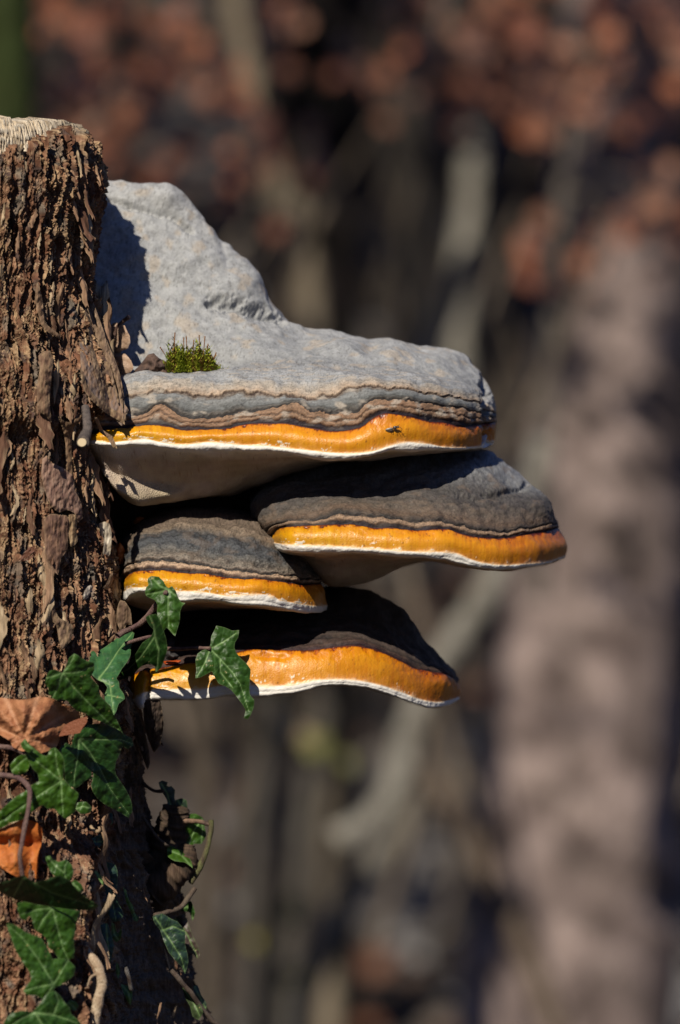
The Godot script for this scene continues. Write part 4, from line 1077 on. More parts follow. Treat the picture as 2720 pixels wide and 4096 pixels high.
func build_small_things() -> void:
	var z := 35.6
	var o := thing("bug", "tiny grey brown bug sitting on the orange band of the largest bracket", "insect", S(1577, 1714, z))
	ball(o, "abdomen", S(1560, 1720, z), Vector3(1.9, 0.8, 0.6), rgb(0.11, 0.08, 0.06), 0.28)
	ball(o, "wing", S(1556, 1716, z + 0.6), Vector3(1.9, 0.6, 0.4), rgb(0.20, 0.165, 0.13), 0.25)
	ball(o, "thorax", S(1580, 1710, z + 0.2), Vector3(1.1, 0.85, 0.6), rgb(0.05, 0.035, 0.03), 0.1)
	ball(o, "head", S(1592, 1708, z), Vector3(0.6, 0.5, 0.4), rgb(0.04, 0.03, 0.03))
	for d in [[1580, 1712, 1582, 1728], [1587, 1712, 1596, 1726], [1570, 1718, 1563, 1730], [1597, 1708, 1610, 1718], [1587, 1705, 1598, 1697]]:
		put("leg" if d != [1597, 1708, 1610, 1718] else "antenna", tube([S(d[0], d[1], z), S((d[0] + d[2]) * 0.5 + 2, (d[1] + d[3]) * 0.5, z + 0.8), S(d[2], d[3], z - 0.2)], [0.00012, 0.00011, 0.00008], 5, 3, 0.0, rgb(0.04, 0.03, 0.03), rgb(0.05, 0.035, 0.03)), M.stem, o)
	for d in [["brown crumb of debris stuck on the white rim of the small left bracket", 797, 2369, 41.8, 2.2], ["black speck of debris on the orange band of the small left bracket", 823, 2338, 42.4, 1.0]]:
		o = thing("debris_crumb", d[0], "debris", S(d[1], d[2], d[3]))
		put("grain", sheet([d[1] - 9 * d[4], d[2] + 4 * d[4], d[1] - 6 * d[4], d[2] - 5 * d[4], d[1] + 3 * d[4], d[2] - 8 * d[4], d[1] + 8 * d[4], d[2] - 2 * d[4], d[1] + 7 * d[4], d[2] + 5 * d[4], d[1] - 2 * d[4], d[2] + 8 * d[4]], 3.0,
			func(p: Vector2, e: float) -> float: return d[3] + 1.6 * (1.0 - exp(-e / 6.0)) + n1.get_noise_2d(p.x, p.y), func(p: Vector2, _e: float) -> Color: return rgb(0.12, 0.07, 0.05).lerp(rgb(0.05, 0.03, 0.03), 0.5 + n1.get_noise_2d(p.x * 2.0, p.y))), M.bark, o)
# ---------------------------------------------------------------- the four brackets
const BELT := [[0.0, 0.04, 0.01, 0.01, -0.4], [0.05, 0.26, 0.05, 0.008, 0.0], [0.16, 0.50, 0.165, 0.006, 0.3], [0.8, 0.55, 0.215, 0.006, 0.6], [1.5, 0.52, 0.205, 0.010, 0.3], [1.9, 0.58, 0.24, 0.04, 0.1], [1.98, 0.64, 0.40, 0.20, 0.2], [2.05, 0.70, 0.65, 0.58, 0.3], [3.0, 0.72, 0.69, 0.64, 0.4], [4.0, 0.66, 0.62, 0.55, 0.2], [4.35, 0.40, 0.32, 0.24, 0.0], [9.0, 0.42, 0.34, 0.265, 0.0]]

func belt(k: float, stops: Array) -> Array:
	var r := stops.duplicate()
	for b in BELT:
		r.append([k + b[0], b[1], b[2], b[3], b[4]])
	return r

func build_brackets() -> void:
	# the big grey one on top
	var K1 := [330, 1742, 382, 1734, 399, 1722, 476, 1712, 581, 1699, 666, 1706, 729, 1720, 813, 1716, 883, 1713, 946, 1700, 1016, 1693, 1087, 1695, 1143, 1694, 1206, 1706, 1262, 1716, 1346, 1724, 1440, 1708, 1489, 1675, 1531, 1658, 1597, 1660, 1663, 1673, 1721, 1685, 1779, 1690, 1846, 1708, 1895, 1703, 1935, 1700, 1985, 1690]
	var O1 := [330, 1764, 385, 1762, 441, 1770, 525, 1761, 581, 1756, 659, 1772, 743, 1777, 841, 1767, 911, 1773, 981, 1780, 1051, 1781, 1122, 1790, 1227, 1801, 1332, 1811, 1420, 1812, 1497, 1803, 1564, 1781, 1622, 1768, 1713, 1776, 1771, 1787, 1870, 1789, 1935, 1781, 1978, 1762]
	var W1 := [330, 1776, 382, 1778, 441, 1796, 504, 1788, 581, 1790, 652, 1795, 715, 1809, 799, 1811, 883, 1808, 981, 1813, 1051, 1809, 1136, 1812, 1227, 1825, 1332, 1837, 1420, 1834, 1497, 1822, 1564, 1806, 1630, 1804, 1713, 1799, 1788, 1796, 1870, 1796, 1933, 1788, 1970, 1775]
	var G1 := [380, 1625, 430, 1605, 483, 1594, 532, 1580, 581, 1576, 666, 1569, 757, 1573, 827, 1580, 897, 1574, 981, 1574, 1087, 1584, 1171, 1594, 1250, 1600, 1332, 1580, 1414, 1556, 1497, 1544, 1622, 1553, 1721, 1569, 1829, 1590, 1912, 1606, 1950, 1625, 1985, 1655]
	var E1 := [350, 1660, 430, 1655, 497, 1650, 553, 1655, 600, 1640, 652, 1614, 729, 1668, 799, 1672, 897, 1662, 981, 1650, 1051, 1643, 1108, 1626, 1182, 1620, 1249, 1648, 1348, 1655, 1431, 1644, 1464, 1622, 1514, 1592, 1622, 1600, 1750, 1618, 1870, 1642, 1940, 1658, 1985, 1675]
	var o := thing("bracket_fungus", "largest and topmost bracket fungus, with a tall pale grey hump and a moss tuft", "bracket fungus", S(500, 1700, -40), "brackets growing in a stack on the stump")
	bracket(o, {"seed": 1.0, "band0": 3.6, "nu": 620, "zc": -72.0, "x0": 1400.0, "xl0": 430.0, "lmin": 0.8, "speck": 0.30, "warm": 0.75, "tan": Color(0.38, 0.33, 0.275), "K": 7.0, "O": 9.0, "W": 11.0, "redx": 1560.0,
		"sub": [34, 34, 26, 12, 36, 30, 22, 10, 10, 6, 6, 8, 14, 6],
		"lines": [
			[-72.0, [330, 735, 440, 721, 490, 718, 551, 729, 612, 740, 673, 748, 735, 782, 800, 850, 850, 918, 882, 970, 915, 982, 949, 1012, 995, 1058, 1033, 1112, 1064, 1181, 1120, 1240, 1182, 1297, 1240, 1312, 1315, 1310, 1373, 1325, 1448, 1354, 1564, 1356, 1663, 1391, 1746, 1399, 1846, 1437, 1890, 1470]],
			[-50.0, [330, 960, 440, 950, 560, 960, 680, 1000, 780, 1060, 870, 1120, 950, 1180, 1040, 1250, 1120, 1300, 1200, 1335, 1300, 1345, 1448, 1378, 1600, 1395, 1750, 1425, 1850, 1462, 1925, 1502]],
			[-26.0, [330, 1270, 450, 1280, 600, 1300, 750, 1320, 900, 1340, 1050, 1365, 1200, 1385, 1350, 1398, 1500, 1415, 1700, 1450, 1850, 1490, 1950, 1535]],
			[-8.0, [340, 1500, 480, 1500, 600, 1497, 760, 1495, 900, 1475, 1050, 1450, 1200, 1444, 1350, 1450, 1500, 1468, 1700, 1495, 1860, 1535, 1968, 1572]],
			[12.0, [360, 1570, 420, 1545, 483, 1518, 581, 1496, 680, 1488, 771, 1484, 876, 1490, 960, 1492, 1100, 1492, 1300, 1490, 1500, 1492, 1700, 1512, 1850, 1545, 1940, 1578, 1980, 1612]],
			[26.0, G1], [31.0, E1], [34.0, K1], [38.0, line_mid(K1, O1, 20)], [38.0, O1], [38.0, line_mid(O1, W1, 20)], [34.5, W1],
			[2.0, [380, 1850, 445, 1880, 560, 1915, 700, 1925, 850, 1915, 981, 1895, 1051, 1880, 1136, 1865, 1227, 1852, 1332, 1845, 1450, 1840, 1600, 1822, 1750, 1812, 1890, 1802, 1960, 1782], [400, 24, 480, 22, 640, 13, 850, 5, 1050, 2]],
			[-28.0, [420, 1900, 465, 1968, 520, 2008, 567, 2022, 645, 2012, 771, 1994, 900, 1985, 981, 1960, 1051, 1938, 1122, 1910, 1227, 1880, 1332, 1852, 1450, 1843, 1600, 1825, 1750, 1815, 1880, 1804, 1955, 1784], [430, 18, 520, 16, 660, 4, 780, -12, 1000, -28]],
			[-72.0, [430, 1900, 480, 1960, 540, 1995, 645, 1995, 771, 1980, 900, 1965, 1051, 1920, 1227, 1870, 1450, 1835, 1600, 1820, 1750, 1810, 1880, 1800, 1950, 1784]]],
		"stops": belt(7.0, [[0.0, 0.37, 0.37, 0.37, 0.0], [0.6, 0.325, 0.33, 0.335, 0.0], [2.0, 0.30, 0.306, 0.312, 0.0], [3.0, 0.27, 0.275, 0.28, 0.0], [4.0, 0.275, 0.28, 0.288, 0.2], [4.35, 0.26, 0.266, 0.275, 0.2], [4.62, 0.36, 0.315, 0.265, 0.3], [4.92, 0.36, 0.265, 0.19, 0.6], [4.95, 0.07, 0.045, 0.035, -0.4], [4.99, 0.07, 0.045, 0.035, -0.5], [5.04, 0.19, 0.155, 0.125, -0.2], [5.2, 0.165, 0.168, 0.168, 0.4], [5.6, 0.115, 0.12, 0.12, 0.5], [5.84, 0.10, 0.09, 0.08, 0.3], [5.93, 0.025, 0.022, 0.022, -0.3], [6.02, 0.02, 0.016, 0.016, -0.5], [6.07, 0.27, 0.165, 0.10, 0.5], [6.36, 0.28, 0.165, 0.10, 0.7], [6.45, 0.07, 0.042, 0.03, 0.0], [6.55, 0.27, 0.165, 0.10, 0.8], [6.72, 0.22, 0.13, 0.08, 0.6], [6.78, 0.02, 0.013, 0.017, -0.2], [6.99, 0.016, 0.01, 0.017, -0.5]]),
		"grooves": [[8.0, 3.2, 430, 806, 459, 809, 536, 836, 597, 848, 650, 859, 690, 862, 720, 890, 770, 930], [20.0, 6.0, 845, 1208, 930, 1226, 1000, 1244, 1064, 1260, 1130, 1280], [15.0, 5.0, 1940, 1500, 1948, 1600, 1949, 1680, 1950, 1780]],
		"bumps": [[940.0, 1130.0, 100.0, 85.0, 5.0], [580.0, 780.0, 110.0, 45.0, 3.5], [665.0, 805.0, 36.0, 30.0, 3.0], [770.0, 1010.0, 70.0, 60.0, 2.5], [660.0, 1150.0, 90.0, 70.0, -2.0], [860.0, 1040.0, 50.0, 50.0, 2.5], [1200.0, 1370.0, 90.0, 40.0, -2.0], [1380.0, 1390.0, 90.0, 30.0, 2.5], [1580.0, 1400.0, 90.0, 30.0, 3.0], [1780.0, 1440.0, 90.0, 35.0, 3.0], [1480.0, 1400.0, 30.0, 30.0, -2.0], [1530.0, 1640.0, 60.0, 40.0, 2.0], [1000.0, 1400.0, 120.0, 40.0, 2.0]],
		"parts": [["crust", 0.0, 7.0, "crust"], ["orange_band", 7.0, 9.0, "lacquer"], ["white_rim", 9.0, 11.0, "flesh"], ["pore_surface", 11.0, 14.0, "pores"]]})

	# the second, reaching farthest right
	var K2 := [1090, 2150, 1100, 2128, 1116, 2113, 1207, 2100, 1332, 2096, 1414, 2096, 1497, 2111, 1580, 2112, 1705, 2120, 1788, 2117, 1870, 2141, 1953, 2153, 2036, 2149, 2119, 2135, 2185, 2126, 2235, 2112]
	var O2 := [1092, 2166, 1110, 2174, 1166, 2178, 1290, 2183, 1373, 2187, 1497, 2195, 1663, 2207, 1746, 2207, 1829, 2214, 1879, 2236, 1937, 2252, 2020, 2260, 2119, 2253, 2202, 2244, 2262, 2222]
	var W2 := [1096, 2186, 1133, 2206, 1232, 2212, 1332, 2212, 1456, 2216, 1580, 2224, 1705, 2229, 1788, 2244, 1829, 2256, 1912, 2270, 2028, 2277, 2119, 2265, 2200, 2252, 2256, 2230]
	var M2 := [1090, 2158, 1100, 2150, 1130, 2144, 1207, 2140, 1332, 2140, 1414, 2142, 1497, 2153, 1580, 2158, 1705, 2164, 1788, 2163, 1870, 2188, 1953, 2203, 2036, 2204, 2119, 2195, 2190, 2186, 2268, 2185]
	o = thing("bracket_fungus", "dark brown bracket fungus reaching farthest to the right, just under the largest one", "bracket fungus", S(1000, 2150, -40), "brackets growing in a stack on the stump")
	bracket(o, {"seed": 2.0, "band0": 0.6, "nu": 460, "zc": -64.0, "x0": 1500.0, "xl0": 1190.0, "lmin": 0.62, "speck": 0.65, "warm": 0.35, "tan": Color(0.17, 0.12, 0.085), "K": 5.0, "O": 7.0, "W": 9.0, "redx": 1850.0,
		"sub": [14, 26, 26, 24, 14, 10, 10, 6, 6, 8, 10, 6],
		"lines": [
			[-64.0, [1000, 1990, 1060, 1930, 1200, 1860, 1400, 1810, 1600, 1785, 1800, 1785, 1912, 1797, 1962, 1812, 2011, 1845, 2069, 1885, 2095, 1915]],
			[-10.0, [1000, 2020, 1060, 1975, 1200, 1930, 1400, 1900, 1600, 1880, 1800, 1880, 1950, 1900, 2060, 1935, 2150, 1962]],
			[12.0, [1005, 2060, 1060, 2030, 1200, 1990, 1400, 1970, 1600, 1965, 1800, 1970, 1950, 1985, 2080, 2010, 2200, 2035]],
			[24.0, [1030, 2098, 1075, 2078, 1200, 2046, 1356, 2018, 1500, 2026, 1650, 2042, 1800, 2054, 1950, 2078, 2080, 2080, 2226, 2078]],
			[31.0, [1066, 2130, 1085, 2108, 1166, 2081, 1290, 2072, 1356, 2058, 1414, 2068, 1530, 2070, 1622, 2081, 1746, 2093, 1829, 2102, 1912, 2126, 2028, 2131, 2120, 2114, 2234, 2096]],
			[34.0, K2], [38.0, M2], [38.5, O2], [38.0, line_mid(O2, W2, 16)], [34.5, W2],
			[2.0, [1115, 2215, 1200, 2225, 1300, 2240, 1456, 2240, 1580, 2240, 1705, 2242, 1829, 2264, 1912, 2276, 2028, 2281, 2119, 2267, 2195, 2255, 2245, 2236]],
			[-28.0, [1180, 2235, 1255, 2290, 1300, 2335, 1345, 2346, 1440, 2334, 1497, 2316, 1580, 2280, 1705, 2245, 1829, 2250, 1950, 2265, 2100, 2258, 2190, 2250, 2235, 2236]],
			[-64.0, [1200, 2235, 1260, 2290, 1320, 2335, 1440, 2328, 1560, 2275, 1705, 2238, 1900, 2248, 2100, 2250, 2180, 2245, 2225, 2236]]],
		"stops": belt(5.0, [[0.0, 0.24, 0.245, 0.26, 0.0], [1.0, 0.16, 0.163, 0.17, 0.0], [1.7, 0.075, 0.07, 0.068, 0.2], [2.3, 0.062, 0.054, 0.05, 0.3], [2.8, 0.085, 0.068, 0.055, 0.2], [3.4, 0.115, 0.078, 0.055, 0.2], [3.82, 0.05, 0.04, 0.034, 0.3], [3.9, 0.015, 0.012, 0.012, -0.4], [3.97, 0.02, 0.016, 0.015, -0.5], [4.08, 0.24, 0.16, 0.105, 0.5], [4.5, 0.26, 0.17, 0.11, 0.7], [4.66, 0.02, 0.013, 0.016, 0.0], [4.99, 0.016, 0.01, 0.015, -0.5]]),
		"grooves": [[12.0, 2.0, 1840, 1985, 1900, 1995, 1990, 1985, 2080, 1960, 2110, 1935]],
		"bumps": [[2150.0, 2040.0, 70.0, 60.0, 3.0], [1900.0, 1900.0, 90.0, 40.0, 2.0]],
		"parts": [["crust", 0.0, 5.0, "crust"], ["orange_band", 5.0, 7.0, "lacquer"], ["white_rim", 7.0, 9.0, "flesh"], ["pore_surface", 9.0, 12.0, "pores"]]})

	# the small one at the left
	var K3 := [500, 2318, 512, 2298, 537, 2283, 591, 2278, 655, 2280, 719, 2288, 783, 2293, 846, 2295, 910, 2306, 974, 2315, 1025, 2310, 1089, 2320, 1146, 2329, 1216, 2338, 1284, 2334]
	var O3 := [497, 2366, 510, 2354, 535, 2350, 579, 2352, 650, 2358, 719, 2364, 795, 2366, 859, 2376, 910, 2383, 974, 2379, 1038, 2376, 1089, 2384, 1121, 2400, 1197, 2415, 1261, 2424, 1309, 2420]
	var W3 := [497, 2398, 506, 2400, 525, 2380, 579, 2379, 610, 2394, 660, 2408, 732, 2411, 795, 2402, 878, 2405, 942, 2419, 1038, 2425, 1102, 2432, 1165, 2441, 1240, 2449, 1306, 2440]
	o = thing("bracket_fungus", "small left bracket fungus with slate and tan zones, ivy leaf over its orange band", "bracket fungus", S(500, 2350, 0), "brackets growing in a stack on the stump")
	bracket(o, {"seed": 3.0, "band0": 0.6, "nu": 400, "zc": -34.0, "x0": 950.0, "xl0": 560.0, "lmin": 0.45, "speck": 0.85, "warm": 0.3, "tan": Color(0.17, 0.12, 0.085), "K": 5.0, "O": 7.0, "W": 9.0, "redx": 1500.0,
		"sub": [10, 18, 26, 22, 14, 12, 12, 8, 8, 8, 6],
		"lines": [
			[-34.0, [480, 2150, 531, 2114, 547, 2090, 591, 2062, 668, 2037, 744, 2024, 815, 2030, 885, 2040, 961, 2045, 1040, 2060, 1120, 2110, 1200, 2170, 1255, 2225]],
			[5.0, [486, 2185, 540, 2140, 600, 2105, 700, 2082, 815, 2078, 900, 2087, 1000, 2102, 1100, 2142, 1190, 2192, 1268, 2248]],
			[22.0, [490, 2220, 530, 2178, 591, 2138, 680, 2124, 800, 2132, 900, 2146, 1000, 2166, 1100, 2200, 1200, 2240, 1274, 2274]],
			[31.0, [495, 2246, 535, 2216, 591, 2192, 700, 2196, 820, 2211, 950, 2226, 1050, 2241, 1150, 2263, 1276, 2298]],
			[36.0, [498, 2275, 515, 2256, 540, 2248, 579, 2236, 655, 2241, 757, 2251, 846, 2263, 910, 2268, 974, 2275, 1038, 2288, 1102, 2294, 1165, 2306, 1279, 2318]],
			[39.0, K3], [43.5, line_mid(K3, O3, 16)], [44.0, O3], [43.5, line_mid(O3, W3, 16)], [40.0, W3],
			[8.0, [512, 2412, 560, 2422, 660, 2430, 800, 2422, 942, 2430, 1102, 2438, 1285, 2446]],
			[-34.0, [520, 2424, 585, 2448, 660, 2450, 800, 2442, 942, 2436, 1102, 2438, 1275, 2444]]],
		"stops": belt(5.0, [[0.0, 0.10, 0.078, 0.06, 0.0], [1.0, 0.14, 0.105, 0.08, 0.0], [1.75, 0.17, 0.13, 0.095, 0.2], [1.95, 0.08, 0.072, 0.066, -0.3], [2.15, 0.05, 0.052, 0.057, 0.2], [2.8, 0.062, 0.066, 0.072, 0.3], [3.1, 0.10, 0.094, 0.086, 0.2], [3.5, 0.12, 0.098, 0.078, 0.2], [3.7, 0.21, 0.18, 0.145, 0.3], [3.86, 0.16, 0.125, 0.10, 0.2], [3.95, 0.02, 0.018, 0.018, -0.6], [4.12, 0.03, 0.025, 0.022, -0.4], [4.2, 0.36, 0.25, 0.165, 0.6], [4.6, 0.34, 0.23, 0.155, 0.8], [4.74, 0.09, 0.05, 0.038, 0.2], [4.82, 0.02, 0.014, 0.016, -0.3], [4.99, 0.02, 0.01, 0.015, -0.4]]),
		"parts": [["crust", 0.0, 5.0, "crust"], ["orange_band", 5.0, 7.0, "lacquer"], ["white_rim", 7.0, 9.0, "flesh"], ["pore_surface", 9.0, 11.0, "pores"]]})

	# the lowest
	var K4 := [520, 2715, 540, 2692, 572, 2677, 655, 2664, 732, 2655, 846, 2640, 961, 2602, 1012, 2592, 1102, 2597, 1229, 2600, 1293, 2594, 1396, 2583, 1499, 2600, 1576, 2632, 1653, 2668, 1718, 2684, 1795, 2712, 1832, 2736]
	var O4 := [527, 2800, 555, 2785, 591, 2762, 687, 2757, 815, 2754, 878, 2745, 1000, 2741, 1133, 2743, 1229, 2728, 1261, 2720, 1400, 2718, 1499, 2735, 1602, 2767, 1679, 2797, 1756, 2808, 1838, 2786]
	var W4 := [540, 2815, 565, 2834, 588, 2806, 617, 2796, 687, 2796, 751, 2801, 815, 2798, 910, 2780, 1012, 2786, 1133, 2779, 1229, 2761, 1293, 2743, 1400, 2744, 1473, 2753, 1576, 2785, 1653, 2811, 1731, 2830, 1795, 2815, 1836, 2796]
	var M4 := [522, 2760, 545, 2740, 591, 2718, 700, 2708, 846, 2696, 961, 2668, 1012, 2664, 1133, 2668, 1261, 2658, 1409, 2650, 1499, 2667, 1602, 2700, 1679, 2735, 1770, 2763, 1841, 2764]
	o = thing("bracket_fungus", "lowest bracket fungus, nearly black on top, ivy leaf hanging over its orange band", "bracket fungus", S(560, 2750, -30), "brackets growing in a stack on the stump")
	bracket(o, {"seed": 4.0, "band0": 0.6, "nu": 460, "zc": -72.0, "x0": 1150.0, "xl0": 600.0, "lmin": 0.86, "speck": 0.4, "warm": 0.25, "tan": Color(0.11, 0.075, 0.055), "K": 4.0, "O": 6.0, "W": 8.0, "redx": 1420.0,
		"sub": [12, 22, 26, 16, 14, 12, 8, 8, 8, 6],
		"lines": [
			[-72.0, [520, 2560, 700, 2480, 900, 2420, 1100, 2380, 1300, 2350, 1475, 2360, 1537, 2398, 1602, 2438, 1660, 2500, 1692, 2552, 1725, 2600]],
			[-34.0, [520, 2590, 700, 2530, 900, 2480, 1100, 2450, 1300, 2440, 1475, 2460, 1600, 2520, 1700, 2590, 1775, 2645]],
			[-8.0, [520, 2640, 655, 2592, 846, 2552, 1012, 2520, 1229, 2516, 1396, 2521, 1520, 2556, 1650, 2612, 1740, 2655, 1805, 2680]],
			[8.0, [520, 2680, 560, 2655, 655, 2640, 750, 2628, 846, 2612, 961, 2575, 1102, 2564, 1229, 2567, 1396, 2556, 1499, 2575, 1590, 2610, 1670, 2650, 1750, 2680, 1822, 2712]],
			[16.0, K4], [21.0, M4], [23.0, O4], [23.0, line_mid(O4, W4, 16)], [20.5, W4],
			[-10.0, [560, 2800, 617, 2792, 750, 2792, 910, 2772, 1133, 2768, 1261, 2750, 1400, 2737, 1576, 2777, 1731, 2817, 1828, 2792]],
			[-72.0, [575, 2785, 700, 2772, 1000, 2752, 1261, 2737, 1400, 2727, 1576, 2767, 1731, 2807, 1818, 2788]]],
		"stops": belt(4.0, [[0.0, 0.06, 0.05, 0.045, 0.0], [1.0, 0.05, 0.042, 0.038, 0.0], [2.0, 0.05, 0.038, 0.034, 0.3], [2.7, 0.07, 0.05, 0.042, 0.3], [2.95, 0.02, 0.015, 0.015, -0.4], [3.2, 0.05, 0.033, 0.028, 0.4], [3.6, 0.06, 0.036, 0.028, 0.6], [3.8, 0.04, 0.022, 0.02, 0.0], [3.99, 0.02, 0.01, 0.015, -0.3]]),
		"bumps": [[1060.0, 2625.0, 40.0, 14.0, -1.5], [1130.0, 2630.0, 26.0, 12.0, -1.5], [1760.0, 2720.0, 50.0, 40.0, 2.0]],
		"grooves": [[9.0, 4.0, 592, 2680, 598, 2720, 592, 2760, 584, 2815]],
		"parts": [["crust", 0.0, 4.0, "crust"], ["orange_band", 4.0, 6.0, "lacquer"], ["white_rim", 6.0, 8.0, "flesh"], ["pore_surface", 8.0, 10.0, "pores"]]})
	# a bud beginning to grow on the lowest bracket
	o = thing("young_bracket", "dark warty bud of a young bracket with glossy red edge behind an ivy stalk", "bracket fungus", S(690, 2620, 10))
	put("crust", sheet([655, 2565, 680, 2550, 700, 2560, 702, 2600, 728, 2615, 727, 2645, 700, 2650, 665, 2650, 650, 2620], 4.0, func(p: Vector2, e: float) -> float: return 2.0 + 12.0 * (1.0 - exp(-e / 16.0)) + 2.0 * n1.get_noise_2d(p.x * 0.8, p.y * 0.8), func(_p: Vector2, _e: float) -> Color: return rgb(0.05, 0.045, 0.045)), M.crust, o)
	put("red_edge", sheet([652, 2645, 690, 2642, 728, 2638, 724, 2655, 690, 2662, 658, 2664], 3.0, func(p: Vector2, e: float) -> float: return 12.0 + 4.0 * (1.0 - exp(-e / 5.0)), func(p: Vector2, _e: float) -> Color: return rgb(0.35, 0.06, 0.015)), M.lacquer, o)
	for d in [["little orange speck of bracket flesh in the dark gap left of the small bracket", [530, 2088, 545, 2070, 562, 2066, 580, 2072, 560, 2088, 540, 2098], -14.0], ["dim orange knob of fungus in the shade beside the left edge of the small bracket", [455, 2190, 480, 2170, 500, 2200, 500, 2250, 470, 2260, 452, 2230], 2.0]]:
		o = thing("fungus_knob", d[0], "fungus", S(d[1][0], d[1][1], d[2]))
		var zk: float = d[2]
		put("knob", sheet(d[1], 4.0, func(p: Vector2, e: float) -> float: return zk + 4.0 * (1.0 - exp(-e / 10.0)) + n1.get_noise_2d(p.x, p.y), func(_p: Vector2, _e: float) -> Color: return rgb(0.30, 0.08, 0.012)), M.lacquer, o)

# ---------------------------------------------------------------- the wood behind
func hill_y(x: float, z: float) -> float:
	var d := -z
	return 4.6 * sst(7.5, 24.0, d) + 0.16 * sst(6.0, 9.0, d) * n1.get_noise_2d(x * 9.0, z * 9.0) + 0.06 * n1.get_noise_2d(x * 40.0, z * 40.0) + 3.0 * sst(24.0, 60.0, d)

func build_ground() -> void:
	var W := PackedVector3Array()
	var C := PackedColorArray()
	var ix := PackedInt32Array()
	var nx := 240
	var nz := 190
	for j in nz + 1:
		for i in nx + 1:
			var s := float(i) / nx * 2.0 - 1.0
			var x := 7.0 * s + 113.0 * pow(absf(s), 5.0) * signf(s)
			var t := float(j) / nz
			var z := lerpf(-4.0, -24.0, (t - 0.08) / 0.8)
			if t < 0.08:
				z = lerpf(80.0, -4.0, t / 0.08)
			elif t > 0.88:
				z = lerpf(-24.0, -130.0, (t - 0.88) / 0.12)
			W.append(Vector3(x, hill_y(x, z), z))
			var c := rgb(0.028, 0.023, 0.019).lerp(rgb(0.07, 0.056, 0.045), clampf(0.5 + 1.4 * n1.get_noise_2d(x * 22.0, z * 22.0), 0, 1))
			c = c.lerp(rgb(0.17, 0.155, 0.14), sst(0.15, 0.45, n1.get_noise_2d(x * 12.0 + 90.0, z * 8.0)))
			C.append(c)
	for j in nz:
		for i in nx:
			var a := j * (nx + 1) + i
			ix.append_array(PackedInt32Array([a, a + nx + 1, a + 1, a + 1, a + nx + 1, a + nx + 2]))
	var nn := soft_normals(W, ix)
	if nn[(nx + 1) * 60 + nx / 2].y < 0.0:
		for i in nn.size():
			nn[i] = -nn[i]
		for i in range(0, ix.size(), 3):
			var w := ix[i + 1]
			ix[i + 1] = ix[i + 2]
			ix[i + 2] = w
	var g := put("forest_floor", arrays(W, nn, C, ix), M.soil)
	g.set_meta("kind", "structure")
	g.set_meta("label", "brown forest floor rising into a slope behind the stump")
	# leaf litter
	var mm := MultiMesh.new()
	mm.transform_format = MultiMesh.TRANSFORM_3D
	mm.use_colors = true
	mm.mesh = far_leaf_mesh()
	mm.instance_count = 16000
	for i in mm.instance_count:
		var z := -lerpf(5.0, 24.0, sqrt(rng.randf()))
		var x := rng.randf_range(-1.0, 1.0) * (0.8 + 0.2 * -z)
		var p := Vector3(x, hill_y(x, z) + 0.015, z)
		var b := Basis(Vector3(rng.randf_range(-1, 1), rng.randf_range(-1, 1), rng.randf_range(-1, 1)).normalized(), rng.randf_range(0.0, 1.3)) * Basis(Vector3.RIGHT, -PI / 2) * Basis(Vector3(0, 0, 1), rng.randf() * TAU)
		mm.set_instance_transform(i, Transform3D(b.scaled(Vector3.ONE * rng.randf_range(0.05, 0.10)), p))
		var t := rng.randf()
		mm.set_instance_color(i, rgb(0.13, 0.06, 0.035) if t < 0.22 else (rgb(0.12, 0.095, 0.077) if t < 0.55 else (rgb(0.19, 0.18, 0.175) if t < 0.85 else rgb(0.07, 0.045, 0.032))))
	var l := MultiMeshInstance3D.new()
	l.multimesh = mm
	l.material_override = M.far_leaf
	l.name = "leaf_litter"
	l.set_meta("kind", "stuff")
	l.set_meta("label", "fallen brown and grey leaves covering the slope")
	l.set_meta("category", "leaf litter")
	add_child(l)

func far_leaf_mesh() -> ArrayMesh:
	var v := PackedVector3Array()
	var c := PackedColorArray()
	var ix := PackedInt32Array()
	for j in 6:
		var t := j / 5.0
		var h := 0.36 * sin(PI * pow(t, 0.8)) + 0.01
		for i in 3:
			v.append(Vector3((i - 1) * h, t, 0.10 * absf(i - 1.0) + 0.10 * sin(t * 4.0)))
			c.append(Color.WHITE)
	for j in 5:
		for i in 2:
			var a := j * 3 + i
			ix.append_array(PackedInt32Array([a, a + 3, a + 1, a + 1, a + 3, a + 4]))
	return arrays(v, soft_normals(v, ix), c, ix)

